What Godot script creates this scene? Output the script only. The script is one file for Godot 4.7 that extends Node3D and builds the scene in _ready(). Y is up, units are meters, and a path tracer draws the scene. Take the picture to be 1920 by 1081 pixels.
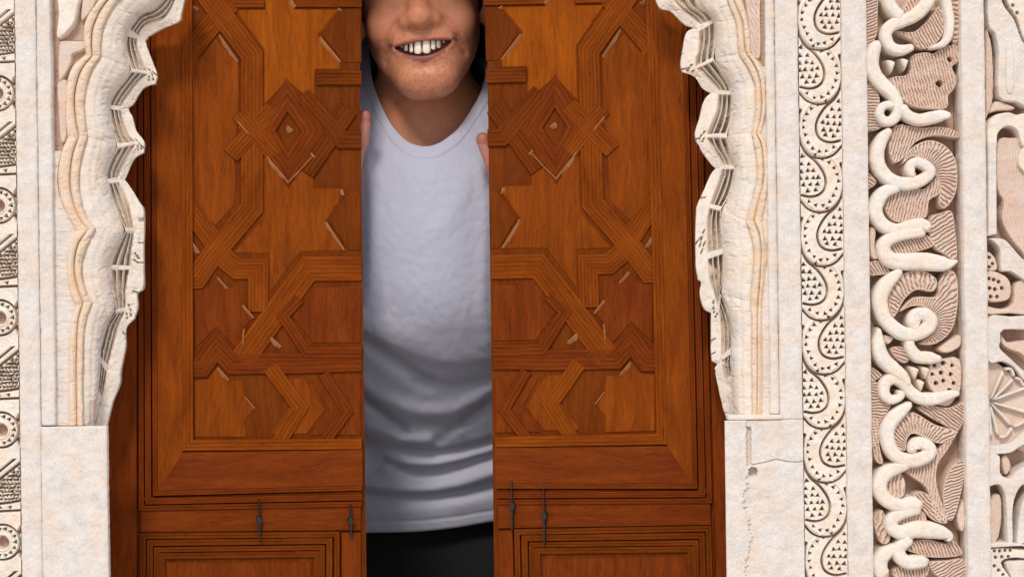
extends Node3D
# ---------------------------------------------------------------- frame of reference
const S := 0.0006          # metres per photograph pixel on the wall face
const D := 2.2             # camera distance from the wall face
const CY := 1.18           # camera height
const ROLL := 0.0131       # 0.75 degrees: the camera leans a little

var mats := {}
var rng := RandomNumberGenerator.new()
var fine := FastNoiseLite.new()
var broad := FastNoiseLite.new()

func U(p: Vector2) -> Vector2:            # photograph pixel -> level pixel on the wall face
	var d := p - Vector2(960, 540.5)
	return Vector2(960 + d.x - d.y * ROLL, 540.5 + d.x * ROLL + d.y)

func W(u: Vector2, z := 0.0) -> Vector3:  # level pixel -> metres
	return Vector3((u.x - 960) * S, CY - (u.y - 540.5) * S, z)

func PZ(p: Vector2, z: float) -> Vector3: # photograph pixel -> point at the depth z
	var u := U(p)
	var k := (D - z) / D
	return Vector3((u.x - 960) * S * k, CY - (u.y - 540.5) * S * k, z)

func Z4(y0: float, a: Array) -> PackedVector2Array:   # tracing grid of the right panels
	var r := PackedVector2Array()
	for i in range(0, a.size(), 2):
		r.append(Vector2(1480 + a[i] / 3.602, y0 + a[i + 1] / 3.602))
	return r

func ZQ(x0: float, y0: float, k: float, a: Array) -> PackedVector2Array:
	var r := PackedVector2Array()
	for i in range(0, a.size(), 2):
		r.append(Vector2(x0 + a[i] / k, y0 + a[i + 1] / k))
	return r

func PP(a: Array) -> PackedVector2Array:
	var r := PackedVector2Array()
	for i in range(0, a.size(), 2):
		r.append(Vector2(a[i], a[i + 1]))
	return r

# ---------------------------------------------------------------- meshes
class Mb:
	var v := PackedVector3Array()
	var uv := PackedVector2Array()
	var ix := PackedInt32Array()
	var n := PackedVector3Array()
	var col := PackedColorArray()
	func quad(a: int, b: int, c: int, d: int) -> void:
		ix.append_array(PackedInt32Array([a, b, c, a, c, d]))
	func flat_tri(a: Vector3, b: Vector3, c: Vector3, ua: Vector2, ub: Vector2, uc: Vector2, flip := false) -> void:
		var nn := (c - a).cross(b - a)
		if nn.length_squared() < 1e-20:
			return
		nn = nn.normalized()
		if flip:
			nn = -nn
		var k := v.size()
		v.append(a); v.append(b); v.append(c)
		uv.append(ua); uv.append(ub); uv.append(uc)
		n.append(nn); n.append(nn); n.append(nn)
		if flip:
			ix.append_array(PackedInt32Array([k, k + 2, k + 1]))
		else:
			ix.append_array(PackedInt32Array([k, k + 1, k + 2]))
	func flat_quad(a: Vector3, b: Vector3, c: Vector3, d: Vector3, ua: Vector2, ub: Vector2, uc: Vector2, ud: Vector2, flip := false) -> void:
		flat_tri(a, b, c, ua, ub, uc, flip)
		flat_tri(a, c, d, ua, uc, ud, flip)

func world_of(n: Node3D) -> Vector3:
	var p := Vector3.ZERO
	var q: Node = n
	while q is Node3D and q != self:
		p += (q as Node3D).position
		q = q.get_parent()
	return p

func obj(called: String, m: Mb, mat: Material, parent: Node3D = null) -> MeshInstance3D:
	var o := MeshInstance3D.new()
	o.name = called
	var off := Vector3.ZERO if parent == null else world_of(parent)
	var arr := []
	arr.resize(Mesh.ARRAY_MAX)
	arr[Mesh.ARRAY_VERTEX] = Transform3D(Basis(), -off) * m.v
	if m.uv.size() == m.v.size():
		arr[Mesh.ARRAY_TEX_UV] = m.uv
	if m.col.size() == m.v.size():
		arr[Mesh.ARRAY_COLOR] = m.col
	arr[Mesh.ARRAY_INDEX] = m.ix
	if m.n.size() == m.v.size():
		arr[Mesh.ARRAY_NORMAL] = m.n
	var am := ArrayMesh.new()
	am.add_surface_from_arrays(Mesh.PRIMITIVE_TRIANGLES, arr)
	if m.n.size() != m.v.size():
		var st := SurfaceTool.new()
		st.create_from(am, 0)
		st.generate_normals()
		am = st.commit()
	o.mesh = am
	o.material_override = mat
	(self if parent == null else parent).add_child(o, true)
	return o

func thing(called: String, label: String, category: String, at: Vector3, group := "") -> Node3D:
	var o := Node3D.new()
	o.name = called
	o.position = at
	add_child(o, true)
	o.set_meta("label", label)
	o.set_meta("category", category)
	if group:
		o.set_meta("group", group)
	return o

func box(m: Mb, lo: Vector3, hi: Vector3) -> void:
	var c := [Vector3(lo.x, lo.y, hi.z), Vector3(hi.x, lo.y, hi.z), Vector3(hi.x, hi.y, hi.z), Vector3(lo.x, hi.y, hi.z), Vector3(lo.x, lo.y, lo.z), Vector3(hi.x, lo.y, lo.z), Vector3(hi.x, hi.y, lo.z), Vector3(lo.x, hi.y, lo.z)]
	for f in [[3, 2, 1, 0], [6, 7, 4, 5], [7, 3, 0, 4], [2, 6, 5, 1], [7, 6, 2, 3], [0, 1, 5, 4]]:
		var a: Vector3 = c[f[0]]
		var b: Vector3 = c[f[1]]
		var g: Vector3 = c[f[2]]
		var e: Vector3 = c[f[3]]
		var w := (b - a).length() / 0.3
		var h := (e - a).length() / 0.3
		m.flat_quad(a, b, g, e, Vector2(0, 0), Vector2(w, 0), Vector2(w, h), Vector2(0, h))

func spline(p: PackedVector2Array, closed: bool, sub: int) -> PackedVector2Array:
	var r := PackedVector2Array()
	var n := p.size()
	var last := n if closed else n - 1
	for i in last:
		var a := p[(i - 1 + n) % n] if closed or i > 0 else 2.0 * p[0] - p[1]
		var b := p[i]
		var c := p[(i + 1) % n]
		var d := p[(i + 2) % n] if closed or i + 2 < n else 2.0 * p[n - 1] - p[n - 2]
		for k in sub:
			r.append(b.cubic_interpolate(c, a, d, float(k) / sub))
	if not closed:
		r.append(p[n - 1])
	return r

# ---------------------------------------------------------------- carved pieces
# a carved leaf: an outline traced in pixels, standing from the depth zb up to zt, its face cut with grooves
func leaf(called: String, parent: Node3D, outline: PackedVector2Array, mat: Material, zb: float, zt: float, how := {}) -> MeshInstance3D:
	var poly := PackedVector2Array()
	for p in outline:
		poly.append(U(p))
	if not how.get("sharp", false):
		poly = spline(poly, true, 3)
	var lo := poly[0]
	var hi := poly[0]
	for p in poly:
		lo = lo.min(p)
		hi = hi.max(p)
	var st: float = how.get("step", 1.0)
	lo -= Vector2(2, 2)
	var nx := int((hi.x - lo.x + 2) / st) + 2
	var ny := int((hi.y - lo.y + 2) / st) + 2
	var np := poly.size()
	var grow: float = how.get("grow", 0.0)
	var dist := PackedFloat32Array()
	dist.resize(nx * ny)
	for j in ny:
		var y := lo.y + j * st
		for i in nx:
			var x := lo.x + i * st
			var best := 1e9
			var inside := false
			var ax := poly[np - 1].x
			var ay := poly[np - 1].y
			for k in np:
				var bx := poly[k].x
				var by := poly[k].y
				var ex := bx - ax
				var ey := by - ay
				var px := x - ax
				var py := y - ay
				var t := clampf((px * ex + py * ey) / (ex * ex + ey * ey + 1e-9), 0, 1)
				var qx := px - ex * t
				var qy := py - ey * t
				best = minf(best, qx * qx + qy * qy)
				if (ay > y) != (by > y) and x < ex * (y - ay) / ey + ax:
					inside = not inside
				ax = bx
				ay = by
			dist[j * nx + i] = (-sqrt(best) if inside else sqrt(best)) - grow
	var m := Mb.new()
	var round_px: float = how.get("round", 4.0)
	var cut: float = how.get("cut", 0.0)
	var period: float = how.get("period", 6.0)
	var angle: float = deg_to_rad(how.get("angle", 90.0))
	var ca := cos(angle)
	var sa := sin(angle)
	var radial: bool = how.has("fan")
	var hub: Vector2 = U(how.fan) if radial else Vector2.ZERO
	var rim: float = how.get("rim", 3.5)
	var dome: float = how.get("dome", 0.0)
	var holes: Array = how.get("holes", [])
	var hs := []
	for h in holes:
		hs.append(Vector3(U(Vector2(h[0], h[1])).x, U(Vector2(h[0], h[1])).y, h[2]))
	var through := zb - 0.003
	for j in ny:
		for i in nx:
			var d := dist[j * nx + i]
			var x := lo.x + i * st
			var y := lo.y + j * st
			var z := 0.0
			if d > 0:
				z = zb - minf(d, 2.0) * 0.0015
			else:
				var f := clampf(-d / round_px, 0, 1)
				z = zb + (zt - zb) * (0.55 * minf(1.0, f * 2.5) + 0.45 * sqrt(1 - (1 - f) * (1 - f)))
				z += dome * clampf(-d / 16.0, 0, 1)
				if cut > 0 and -d > rim:
					var ph := 0.0
					var wob := broad.get_noise_2d(x * 2.0, y * 2.0)
					if radial:
						ph = atan2(y - hub.y, x - hub.x) * maxf(8.0, hub.distance_to(Vector2(x, y)) * 0 + how.get("count", 60.0)) / TAU + wob * 0.5
					else:
						ph = (x * -sa + y * ca) / period + wob * 0.45
					var g := 0.5 + 0.5 * cos(ph * TAU)
					z -= cut * g * g * g * clampf((-d - rim) / 1.6, 0, 1)
				for h in hs:
					var q = Vector2(x - h.x, y - h.y).length() - h.z
					if q < 1.0:
						z = lerpf(through, z, clampf(q, 0, 1))
			z += fine.get_noise_2d(x * 3.0, y * 3.0) * 0.00035
			m.v.append(W(Vector2(x, y), z))
	for j in ny - 1:
		for i in nx - 1:
			var a := j * nx + i
			if minf(minf(dist[a], dist[a + 1]), minf(dist[a + nx], dist[a + nx + 1])) < 0.0:
				m.quad(a, a + 1, a + nx + 1, a + nx)
	return obj(called, m, mat, parent)

# a carved stroke of the inscription: a rounded ribbon of varying width (pixels) along a traced line
func stroke(called: String, parent: Node3D, line: PackedVector2Array, widths: Array, mat: Material, zb: float, zt: float, crown := 0.06) -> MeshInstance3D:
	var p := PackedVector2Array()
	for q in line:
		p.append(U(q))
	p = spline(p, false, 10)
	var n := p.size()
	var lens := PackedFloat32Array([0.0])
	for i in range(1, n):
		lens.append(lens[i - 1] + p[i].distance_to(p[i - 1]))
	var total := lens[n - 1]
	var m := Mb.new()
	var prof := [[-1.0, 0.0], [-0.985, 0.40], [-0.955, 0.66], [-0.80, 0.90], [-0.75, 0.96], [-0.45, 0.99], [-0.15, 1.0], [0.15, 1.0], [0.45, 0.99], [0.75, 0.96], [0.80, 0.90], [0.955, 0.66], [0.985, 0.40], [1.0, 0.0]]
	var k := prof.size()
	for i in n:
		var t := (p[mini(i + 1, n - 1)] - p[maxi(i - 1, 0)]).normalized()
		var nn := Vector2(t.y, -t.x)
		var f := lens[i] / total * (widths.size() - 1)
		var w: float = lerpf(widths[int(f)], widths[mini(int(f) + 1, widths.size() - 1)], f - int(f))
		var e := minf(lens[i], total - lens[i]) / (w * 0.5)
		var cap := pow(clampf(e, 0, 1), 0.75)
		for c in k:
			var a: float = prof[c][0]
			var h: float = prof[c][1]
			var side := a * w * 0.5 * maxf(cap, 0.02)
			if absf(a) < 0.9:
				h = 1.0 - (1.0 - h) * 0.016 / (zt - zb)
			else:
				h = h * (1.0 - 0.0022 / (zt - zb)) / 0.66 if absf(a) > 0.96 else 1.0 - 0.0022 / (zt - zb)
			h *= 0.7 + 0.3 * cap if e < 1 else 1.0
			var q := p[i] + nn * (side + 0.35 * fine.get_noise_1d(lens[i] * 2.0 + a * 40.0))
			m.v.append(W(q, lerpf(zb - 0.002, zt, h) + 0.0003 * fine.get_noise_2d(q.x * 3, q.y * 3)))
	for i in n - 1:
		for c in k - 1:
			var a := i * k + c
			m.quad(a, a + k, a + k + 1, a + 1)
	return obj(called, m, mat, parent)

# an upright plaster slab with hand-cut edges: level pixels left/right/top/bottom, front at z, thickness
func slab(called: String, parent: Node3D, xl: float, xr: float, y0: float, y1: float, z: float, thick: float, mat: Material, wob := 0.7) -> MeshInstance3D:
	var m := Mb.new()
	var inner := maxi(2, int((xr - xl) / 6.0))
	var cols := inner + 5
	var rows := int((y1 - y0) / 4.0) + 1
	for j in rows + 1:
		var y := lerpf(y0, y1, float(j) / rows)
		var l := xl + wob * (fine.get_noise_1d(y * 0.9 + xl) + 1.2 * broad.get_noise_1d(y * 0.6 + xl))
		var r := xr + wob * (fine.get_noise_1d(y * 0.9 - xr) + 1.2 * broad.get_noise_1d(y * 0.6 - xr))
		m.v.append(W(Vector2(l, y), z - thick))
		m.v.append(W(Vector2(l, y), z - 0.0012))
		for i in inner + 1:
			var x := lerpf(l + 2.0, r - 2.0, float(i) / inner)
			m.v.append(W(Vector2(x, y), z + 0.0006 * broad.get_noise_2d(x * 0.7, y * 0.7)))
		m.v.append(W(Vector2(r, y), z - 0.0012))
		m.v.append(W(Vector2(r, y), z - thick))
	for j in rows:
		for i in cols - 1:
			var a := j * cols + i
			m.quad(a, a + 1, a + cols + 1, a + cols)
	for e in [0, rows]:                      # top and bottom returns
		var k := m.v.size()
		for i in cols:
			var q := m.v[e * cols + i]
			m.v.append(q)
			m.v.append(Vector3(q.x, q.y, z - thick))
		for i in cols - 1:
			var a := k + i * 2
			if e == 0:
				m.quad(a + 1, a + 3, a + 2, a)
			else:
				m.quad(a, a + 2, a + 3, a + 1)
	return obj(called, m, mat, parent)

# ---------------------------------------------------------------- computed surfaces
func grain_image(seed_: int, lo: float, hi: float) -> Image:
	var n1 := FastNoiseLite.new()
	n1.seed = seed_
	n1.frequency = 0.012
	n1.fractal_octaves = 4
	var a1: Image = n1.get_seamless_image(512, 512)
	n1.seed = seed_ + 5
	n1.frequency = 0.03
	var a2: Image = n1.get_seamless_image(512, 512)
	var d1: PackedByteArray = a1.get_data()
	var d2: PackedByteArray = a2.get_data()
	var im := Image.create(512, 512, false, Image.FORMAT_RGB8)
	for y in 512:
		for x in 512:
			var bend := int(d1[y * 512 + x] * 0.10)
			var a := d1[y * 512 + ((x + bend) * 5) % 512] / 255.0
			var b := d2[((y * 2) % 512) * 512 + ((x + bend) * 9) % 512] / 255.0
			var c := d1[((y + 200) % 512) * 512 + x] / 255.0
			var p := d2[y * 512 + ((x + bend) * 14 + 77) % 512] / 255.0
			var g := 0.42 * a + 0.28 * b + 0.30 * c
			var v := lerpf(lo, hi, clampf((g - 0.25) / 0.5, 0, 1))
			if p > 0.66:
				v *= 1.0 - 1.1 * minf(p - 0.66, 0.2)
			im.set_pixel(x, y, Color(v, v * (0.94 + 0.06 * c), v * (0.88 + 0.12 * c)))
	return im

func stucco_image(seed_: int, base: Color, warm: Color, grey: Color) -> Image:
	var n1 := FastNoiseLite.new()
	n1.seed = seed_
	n1.frequency = 0.012
	n1.fractal_octaves = 5
	var big: PackedByteArray = n1.get_seamless_image(512, 512).get_data()
	n1.seed = seed_ + 3
	n1.frequency = 0.11
	n1.fractal_octaves = 3
	var small: PackedByteArray = n1.get_seamless_image(512, 512).get_data()
	var im := Image.create(512, 512, false, Image.FORMAT_RGB8)
	for y in 512:
		for x in 512:
			var a := big[y * 512 + x] / 127.5 - 1.0
			var b := big[((y + 190) % 512) * 512 + (x * 2 + 77) % 512] / 127.5 - 1.0
			var c := small[y * 512 + x] / 127.5 - 1.0
			var e := small[((y * 2 + 31) % 512) * 512 + (x * 2) % 512] / 127.5 - 1.0
			var q := base.lerp(warm, clampf(a * 0.7 + 0.3, 0, 1))
			q = q.lerp(grey, clampf(b * 0.8 + 0.03, 0, 0.9))
			var s := 1.0 + 0.05 * c + 0.06 * e - 0.35 * maxf(0.0, c - 0.38) - 0.35 * maxf(0.0, e - 0.42)
			im.set_pixel(x, y, Color(q.r * s, q.g * s, q.b * s))
	return im

func bump(seed_: int, freq: float, strength: float) -> ImageTexture:
	var n := FastNoiseLite.new()
	n.seed = seed_
	n.frequency = freq
	n.fractal_octaves = 4
	var im: Image = n.get_seamless_image(512, 512)
	im.convert(Image.FORMAT_RGBA8)
	im.bump_map_to_normal_map(strength)
	return ImageTexture.create_from_image(im)

func stucco(base: Color, warm: Color, grey: Color, seed_: int, nt: Texture2D, rough := 0.9) -> StandardMaterial3D:
	var m := StandardMaterial3D.new()
	m.albedo_texture = ImageTexture.create_from_image(stucco_image(seed_, base, warm, grey))
	m.roughness = rough
	m.metallic_specular = 0.25
	m.normal_enabled = true
	m.normal_texture = nt
	m.normal_scale = 1.0
	m.uv1_triplanar = true
	m.uv1_world_triplanar = true
	m.uv1_scale = Vector3.ONE * 3.6
	return m

func wood(tex: Texture2D, nt: Texture2D, c: Color, rough := 0.5) -> StandardMaterial3D:
	var m := StandardMaterial3D.new()
	m.albedo_texture = tex
	m.albedo_color = c
	m.roughness = rough
	m.metallic_specular = 0.16
	m.normal_enabled = true
	m.normal_texture = nt
	m.normal_scale = 0.12
	m.uv1_scale = Vector3(1.0, 0.34, 1.0)
	return m

func plain(c: Color, rough := 0.8) -> StandardMaterial3D:
	var m := StandardMaterial3D.new()
	m.albedo_color = c
	m.roughness = rough
	return m

func make_materials() -> void:
	var nb := bump(4, 0.03, 3.0)
	mats.white = stucco(Color(0.875, 0.84, 0.805), Color(0.875, 0.795, 0.72), Color(0.805, 0.775, 0.745), 11, nb)
	mats.cream = stucco(Color(0.915, 0.87, 0.815), Color(0.905, 0.81, 0.715), Color(0.84, 0.81, 0.78), 23, nb)
	mats.peach = stucco(Color(0.90, 0.805, 0.70), Color(0.885, 0.74, 0.60), Color(0.87, 0.81, 0.75), 31, nb)
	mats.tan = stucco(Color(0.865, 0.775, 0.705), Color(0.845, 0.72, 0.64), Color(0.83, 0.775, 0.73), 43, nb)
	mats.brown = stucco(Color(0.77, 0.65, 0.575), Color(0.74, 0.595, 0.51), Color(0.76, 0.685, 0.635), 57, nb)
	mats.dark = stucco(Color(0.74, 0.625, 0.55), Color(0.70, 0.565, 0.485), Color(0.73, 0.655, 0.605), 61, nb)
	var g1 := ImageTexture.create_from_image(grain_image(3, 0.78, 1.0))
	var wn := bump(9, 0.05, 2.0)
	mats.wood = wood(g1, wn, Color(0.565, 0.275, 0.045))
	mats.wood_dark = wood(g1, wn, Color(0.47, 0.22, 0.035))
	mats.wood_gold = wood(g1, wn, Color(0.635, 0.325, 0.04))
	mats.wood_red = wood(g1, wn, Color(0.50, 0.225, 0.05))
	mats.glint_wood = wood(g1, wn, Color(0.86, 0.62, 0.43), 0.55)  # pale tone standing in for light caught on the bevels
	mats.iron = plain(Color(0.06, 0.05, 0.045), 0.55)
	mats.room = plain(Color(0.42, 0.36, 0.31), 0.95)
	mats.floor = stucco(Color(0.80, 0.77, 0.73), Color(0.78, 0.72, 0.66), Color(0.72, 0.71, 0.70), 71, nb)
	var sk := plain(Color(1, 1, 1), 0.42)
	sk.vertex_color_use_as_albedo = true
	sk.metallic_specular = 0.35
	sk.subsurf_scatter_enabled = true
	sk.subsurf_scatter_strength = 0.08
	mats.skin = sk
	var sh := plain(Color(0.715, 0.715, 0.775), 1.0)
	sh.metallic_specular = 0.0
	sh.normal_enabled = true
	sh.normal_texture = bump(15, 0.22, 4.0)
	sh.normal_scale = 0.35
	sh.uv1_triplanar = true
	sh.uv1_scale = Vector3.ONE * 16.0
	mats.shirt = sh
	mats.trousers = plain(Color(0.05, 0.05, 0.06), 0.95)
	mats.tooth = plain(Color(0.93, 0.88, 0.78), 0.25)
	mats.hair = plain(Color(0.09, 0.06, 0.045), 0.6)
	mats.eye = plain(Color(0.86, 0.84, 0.80), 0.2)
	mats.iris = plain(Color(0.16, 0.09, 0.05), 0.2)
	mats.shoe = plain(Color(0.12, 0.12, 0.13), 0.6)

# ---------------------------------------------------------------- the scene
func _ready() -> void:
	rng.seed = 7
	fine.seed = 5
	fine.frequency = 0.08
	fine.fractal_octaves = 3
	broad.seed = 8
	broad.frequency = 0.02
	broad.fractal_octaves = 3
	# camera, sky, sun, exposure
	var cam := Camera3D.new()
	cam.name = "camera"
	cam.position = Vector3(0, CY, D)
	cam.rotation = Vector3(0, 0, -ROLL)
	cam.fov = rad_to_deg(2 * atan(540.5 * S / D))
	cam.near = 0.05
	cam.far = 400.0
	add_child(cam)
	cam.current = true
	var env := Environment.new()
	env.background_mode = Environment.BG_SKY
	var sky := Sky.new()
	var sm := ProceduralSkyMaterial.new()
	sm.sky_top_color = Color(0.74, 0.80, 0.90)
	sm.sky_horizon_color = Color(0.94, 0.915, 0.89)
	sm.sky_curve = 0.2
	sm.ground_bottom_color = Color(0.55, 0.52, 0.48)
	sm.ground_horizon_color = Color(0.75, 0.72, 0.69)
	sm.sky_energy_multiplier = 1.0
	sky.sky_material = sm
	env.sky = sky
	env.tonemap_mode = Environment.TONE_MAPPER_LINEAR
	env.tonemap_exposure = 1.42
	env.sdfgi_enabled = true
	env.ssao_enabled = true
	env.ssil_enabled = true
	var we := WorldEnvironment.new()
	we.environment = env
	add_child(we)
	var sun := DirectionalLight3D.new()
	sun.name = "sun"
	sun.light_energy = 0.45
	sun.light_color = Color(1.0, 0.97, 0.93)
	sun.light_angular_distance = 12.0
	sun.shadow_enabled = true
	add_child(sun)
	sun.look_at_from_position(Vector3(-0.22, 1.0, 1.2), Vector3.ZERO)
	make_materials()
	build_setting()
	build_left_wall()
	build_right_wall()
	build_arches()
	build_teardrop_border()
	build_inscription()
	build_left_panel()
	build_right_panel()
	build_door()
	build_person()

func build_setting() -> void:
	var m := Mb.new()
	m.flat_quad(Vector3(-60, 0, -60), Vector3(60, 0, -60), Vector3(60, 0, 60), Vector3(-60, 0, 60), Vector2(0, 0), Vector2(1, 0), Vector2(1, 1), Vector2(0, 1))
	var o := obj("ground", m, mats.floor)
	o.set_meta("kind", "structure")
	m = Mb.new()
	box(m, Vector3(-1.5, 0.004, -2.4), Vector3(-1.4, 2.5, -0.33))
	box(m, Vector3(1.2, 0.004, -2.4), Vector3(1.3, 2.5, -0.33))
	box(m, Vector3(-1.4, 0.004, -2.4), Vector3(1.2, 2.5, -2.3))
	o = obj("interior_walls", m, mats.room)
	o.set_meta("kind", "structure")
	m = Mb.new()
	box(m, Vector3(-1.5, 2.503, -2.4), Vector3(1.3, 2.6, -0.33))
	o = obj("interior_ceiling", m, mats.room)
	o.set_meta("kind", "structure")
	# the wall above the opening, over the top of the frame
	m = Mb.new()
	box(m, Vector3(-0.62, 1.66, -0.32), Vector3(0.42, 3.4, -0.003))
	o = obj("lintel_wall", m, mats.white)
	o.set_meta("kind", "structure")

func build_left_wall() -> void:
	var t := thing("plaster_wall", "whitewashed plaster wall left of the door with a plain upright band and a blank lower block", "wall", Vector3((60 - 960) * S, 0, 0))
	var m := Mb.new()
	box(m, Vector3(-2.6, 0.0, -0.32), Vector3((146 - 960) * S, 3.4, -0.031))
	box(m, Vector3((147 - 960) * S, 0.0, -0.32), Vector3((160 - 960) * S, 3.4, -0.068))
	obj("wall_core", m, mats.brown, t)
	slab("plain_band", t, 33, 72, -400, 2500, 0.0, 0.03, mats.white)
	slab("inner_strip", t, 72.5, 99, -400, 786, -0.0022, 0.028, mats.white, 1.0)
	slab("lower_block", t, 72.5, 196.5, 788.5, 2500, 0.0012, 0.010, mats.white, 0.8)
	slab("outer_band", t, -900, -24, -400, 2500, 0.0, 0.03, mats.white)

func build_right_wall() -> void:
	var t := thing("plaster_wall", "whitewashed plaster wall right of the door with chipped lower block and narrow plain bands", "wall", Vector3((1480 - 960) * S, 0, 0))
	var m := Mb.new()
	box(m, Vector3((1412 - 960) * S, 0.0, -0.32), Vector3((1600 - 960) * S, 3.4, -0.031))
	box(m, Vector3((1600.1 - 960) * S, 0.0, -0.32), Vector3(2.6, 3.4, -0.046))
	box(m, Vector3((1394 - 960) * S, 0.0, -0.32), Vector3((1411 - 960) * S, 3.4, -0.068))
	obj("wall_core", m, mats.brown, t)
	slab("plain_band", t, 1460.5, 1503, -400, 792.7, 0.0, 0.03, mats.white, 0.6)
	slab("plain_band", t, 1583.5, 1632, -400, 2500, 0.0, 0.045, mats.white)
	slab("plain_band", t, 1809, 1853, -400, 2500, 0.0, 0.045, mats.white)
	slab("plain_band", t, 1990, 2900, -400, 2500, 0.0, 0.045, mats.white)
	slab("inner_strip", t, 1443, 1460, -400, 783, -0.0045, 0.026, mats.white, 0.8)
	var led := slab("ledge", t, 1361, 1463.5, 784, 792, 0.0032, 0.022, mats.cream, 0.4)
	led.name = "ledge"
	# the lower block, its coat of plaster chipped and cracked
	var x0 := 1355.0
	var x1 := 1503.0
	var y0 := 793.0
	var y1 := 1110.0
	var st := 1.2
	var nx := int((x1 - x0) / st) + 1
	var ny := int((y1 - y0) / st) + 1
	m = Mb.new()
	var crack := ZQ(1300, 740, 3.169, [350, 415, 420, 402, 495, 382, 560, 396, 610, 400, 670, 392])
	for i in crack.size():
		crack[i] = U(crack[i])
	for j in ny:
		for i in nx:
			var x := x0 + i * st
			var y := y0 + j * st
			var edge := 1397.0 + 5.5 * sin(y * 0.045) + 8.0 * broad.get_noise_1d(y * 4.0) + 3.0 * fine.get_noise_1d(y * 2.4)
			if y < 880:
				edge = 1396 + 2.0 * fine.get_noise_1d(y * 2.0)
			var z := 0.0015 + 0.0007 * broad.get_noise_2d(x, y) + 0.0003 * fine.get_noise_2d(x * 3, y * 3)
			z += 0.0028 * smoothstep(0.0, 1.6, edge - x)
			if y < 878:                                     # the long chip below the ledge
				var g := absf(x - edge - 5.0) / 4.5
				if g < 1 and y > 806:
					z -= 0.006 * (1 - g * g)
			var h := Vector2((x - 1408.0) / 9.0, (y - 890.0) / 9.5)
			var hr := h.length() + 0.3 * fine.get_noise_2d(x * 4, y * 4)
			if hr < 1.0:
				z -= 0.012 * smoothstep(1.0, 0.75, hr)
			var best := 1e9
			for k in crack.size() - 1:
				best = minf(best, Geometry2D.get_closest_point_to_segment(Vector2(x, y), crack[k], crack[k + 1]).distance_squared_to(Vector2(x, y)))
			if best < 4:
				z -= 0.0035 * clampf(1.3 - sqrt(best) / 1.0, 0, 1)
			if i == 0 or i == nx - 1 or j == 0:
				z -= 0.0015
			m.v.append(W(Vector2(x, y), z))
	for j in ny - 1:
		for i in nx - 1:
			var a := j * nx + i
			m.quad(a, a + 1, a + nx + 1, a + nx)
	obj("chipped_block", m, mats.white, t)
	slab("block_base", t, 1356, 1503, 1110.5, 2500, 0.0012, 0.03, mats.white)

# ---------------------------------------------------------------- lobed arch
func along(c: Array, t: float, corner: float) -> Vector2:
	var i := 0
	while i < c.size() - 2 and c[i + 1].x < t:
		i += 1
	var p1: Vector3 = c[i]
	var p2: Vector3 = c[i + 1]
	var f := clampf((t - p1.x) / (p2.x - p1.x), 0, 1)
	var a := Vector2(p1.y, p1.z)
	var b := Vector2(p2.y, p2.z)
	var k1 := absf(p1.x / corner - round(p1.x / corner)) < 0.001 or i == 0
	var k2 := absf(p2.x / corner - round(p2.x / corner)) < 0.001 or i + 2 >= c.size()
	var ma := b - a
	var mb := b - a
	if not k1:
		var p0: Vector3 = c[i - 1]
		ma = (b - Vector2(p0.y, p0.z)) * (p2.x - p1.x) / (p2.x - p0.x)
	if not k2:
		var p3: Vector3 = c[i + 2]
		mb = (Vector2(p3.y, p3.z) - a) * (p2.x - p1.x) / (p3.x - p1.x)
	var f2 := f * f
	var f3 := f2 * f
	return a * (2 * f3 - 3 * f2 + 1) + ma * (f3 - 2 * f2 + f) + b * (-2 * f3 + 3 * f2) + mb * (f3 - f2)

func tri(a: Array) -> Array:
	var r := []
	for i in range(0, a.size(), 3):
		r.append(Vector3(a[i], a[i + 1], a[i + 2]))
	return r

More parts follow.
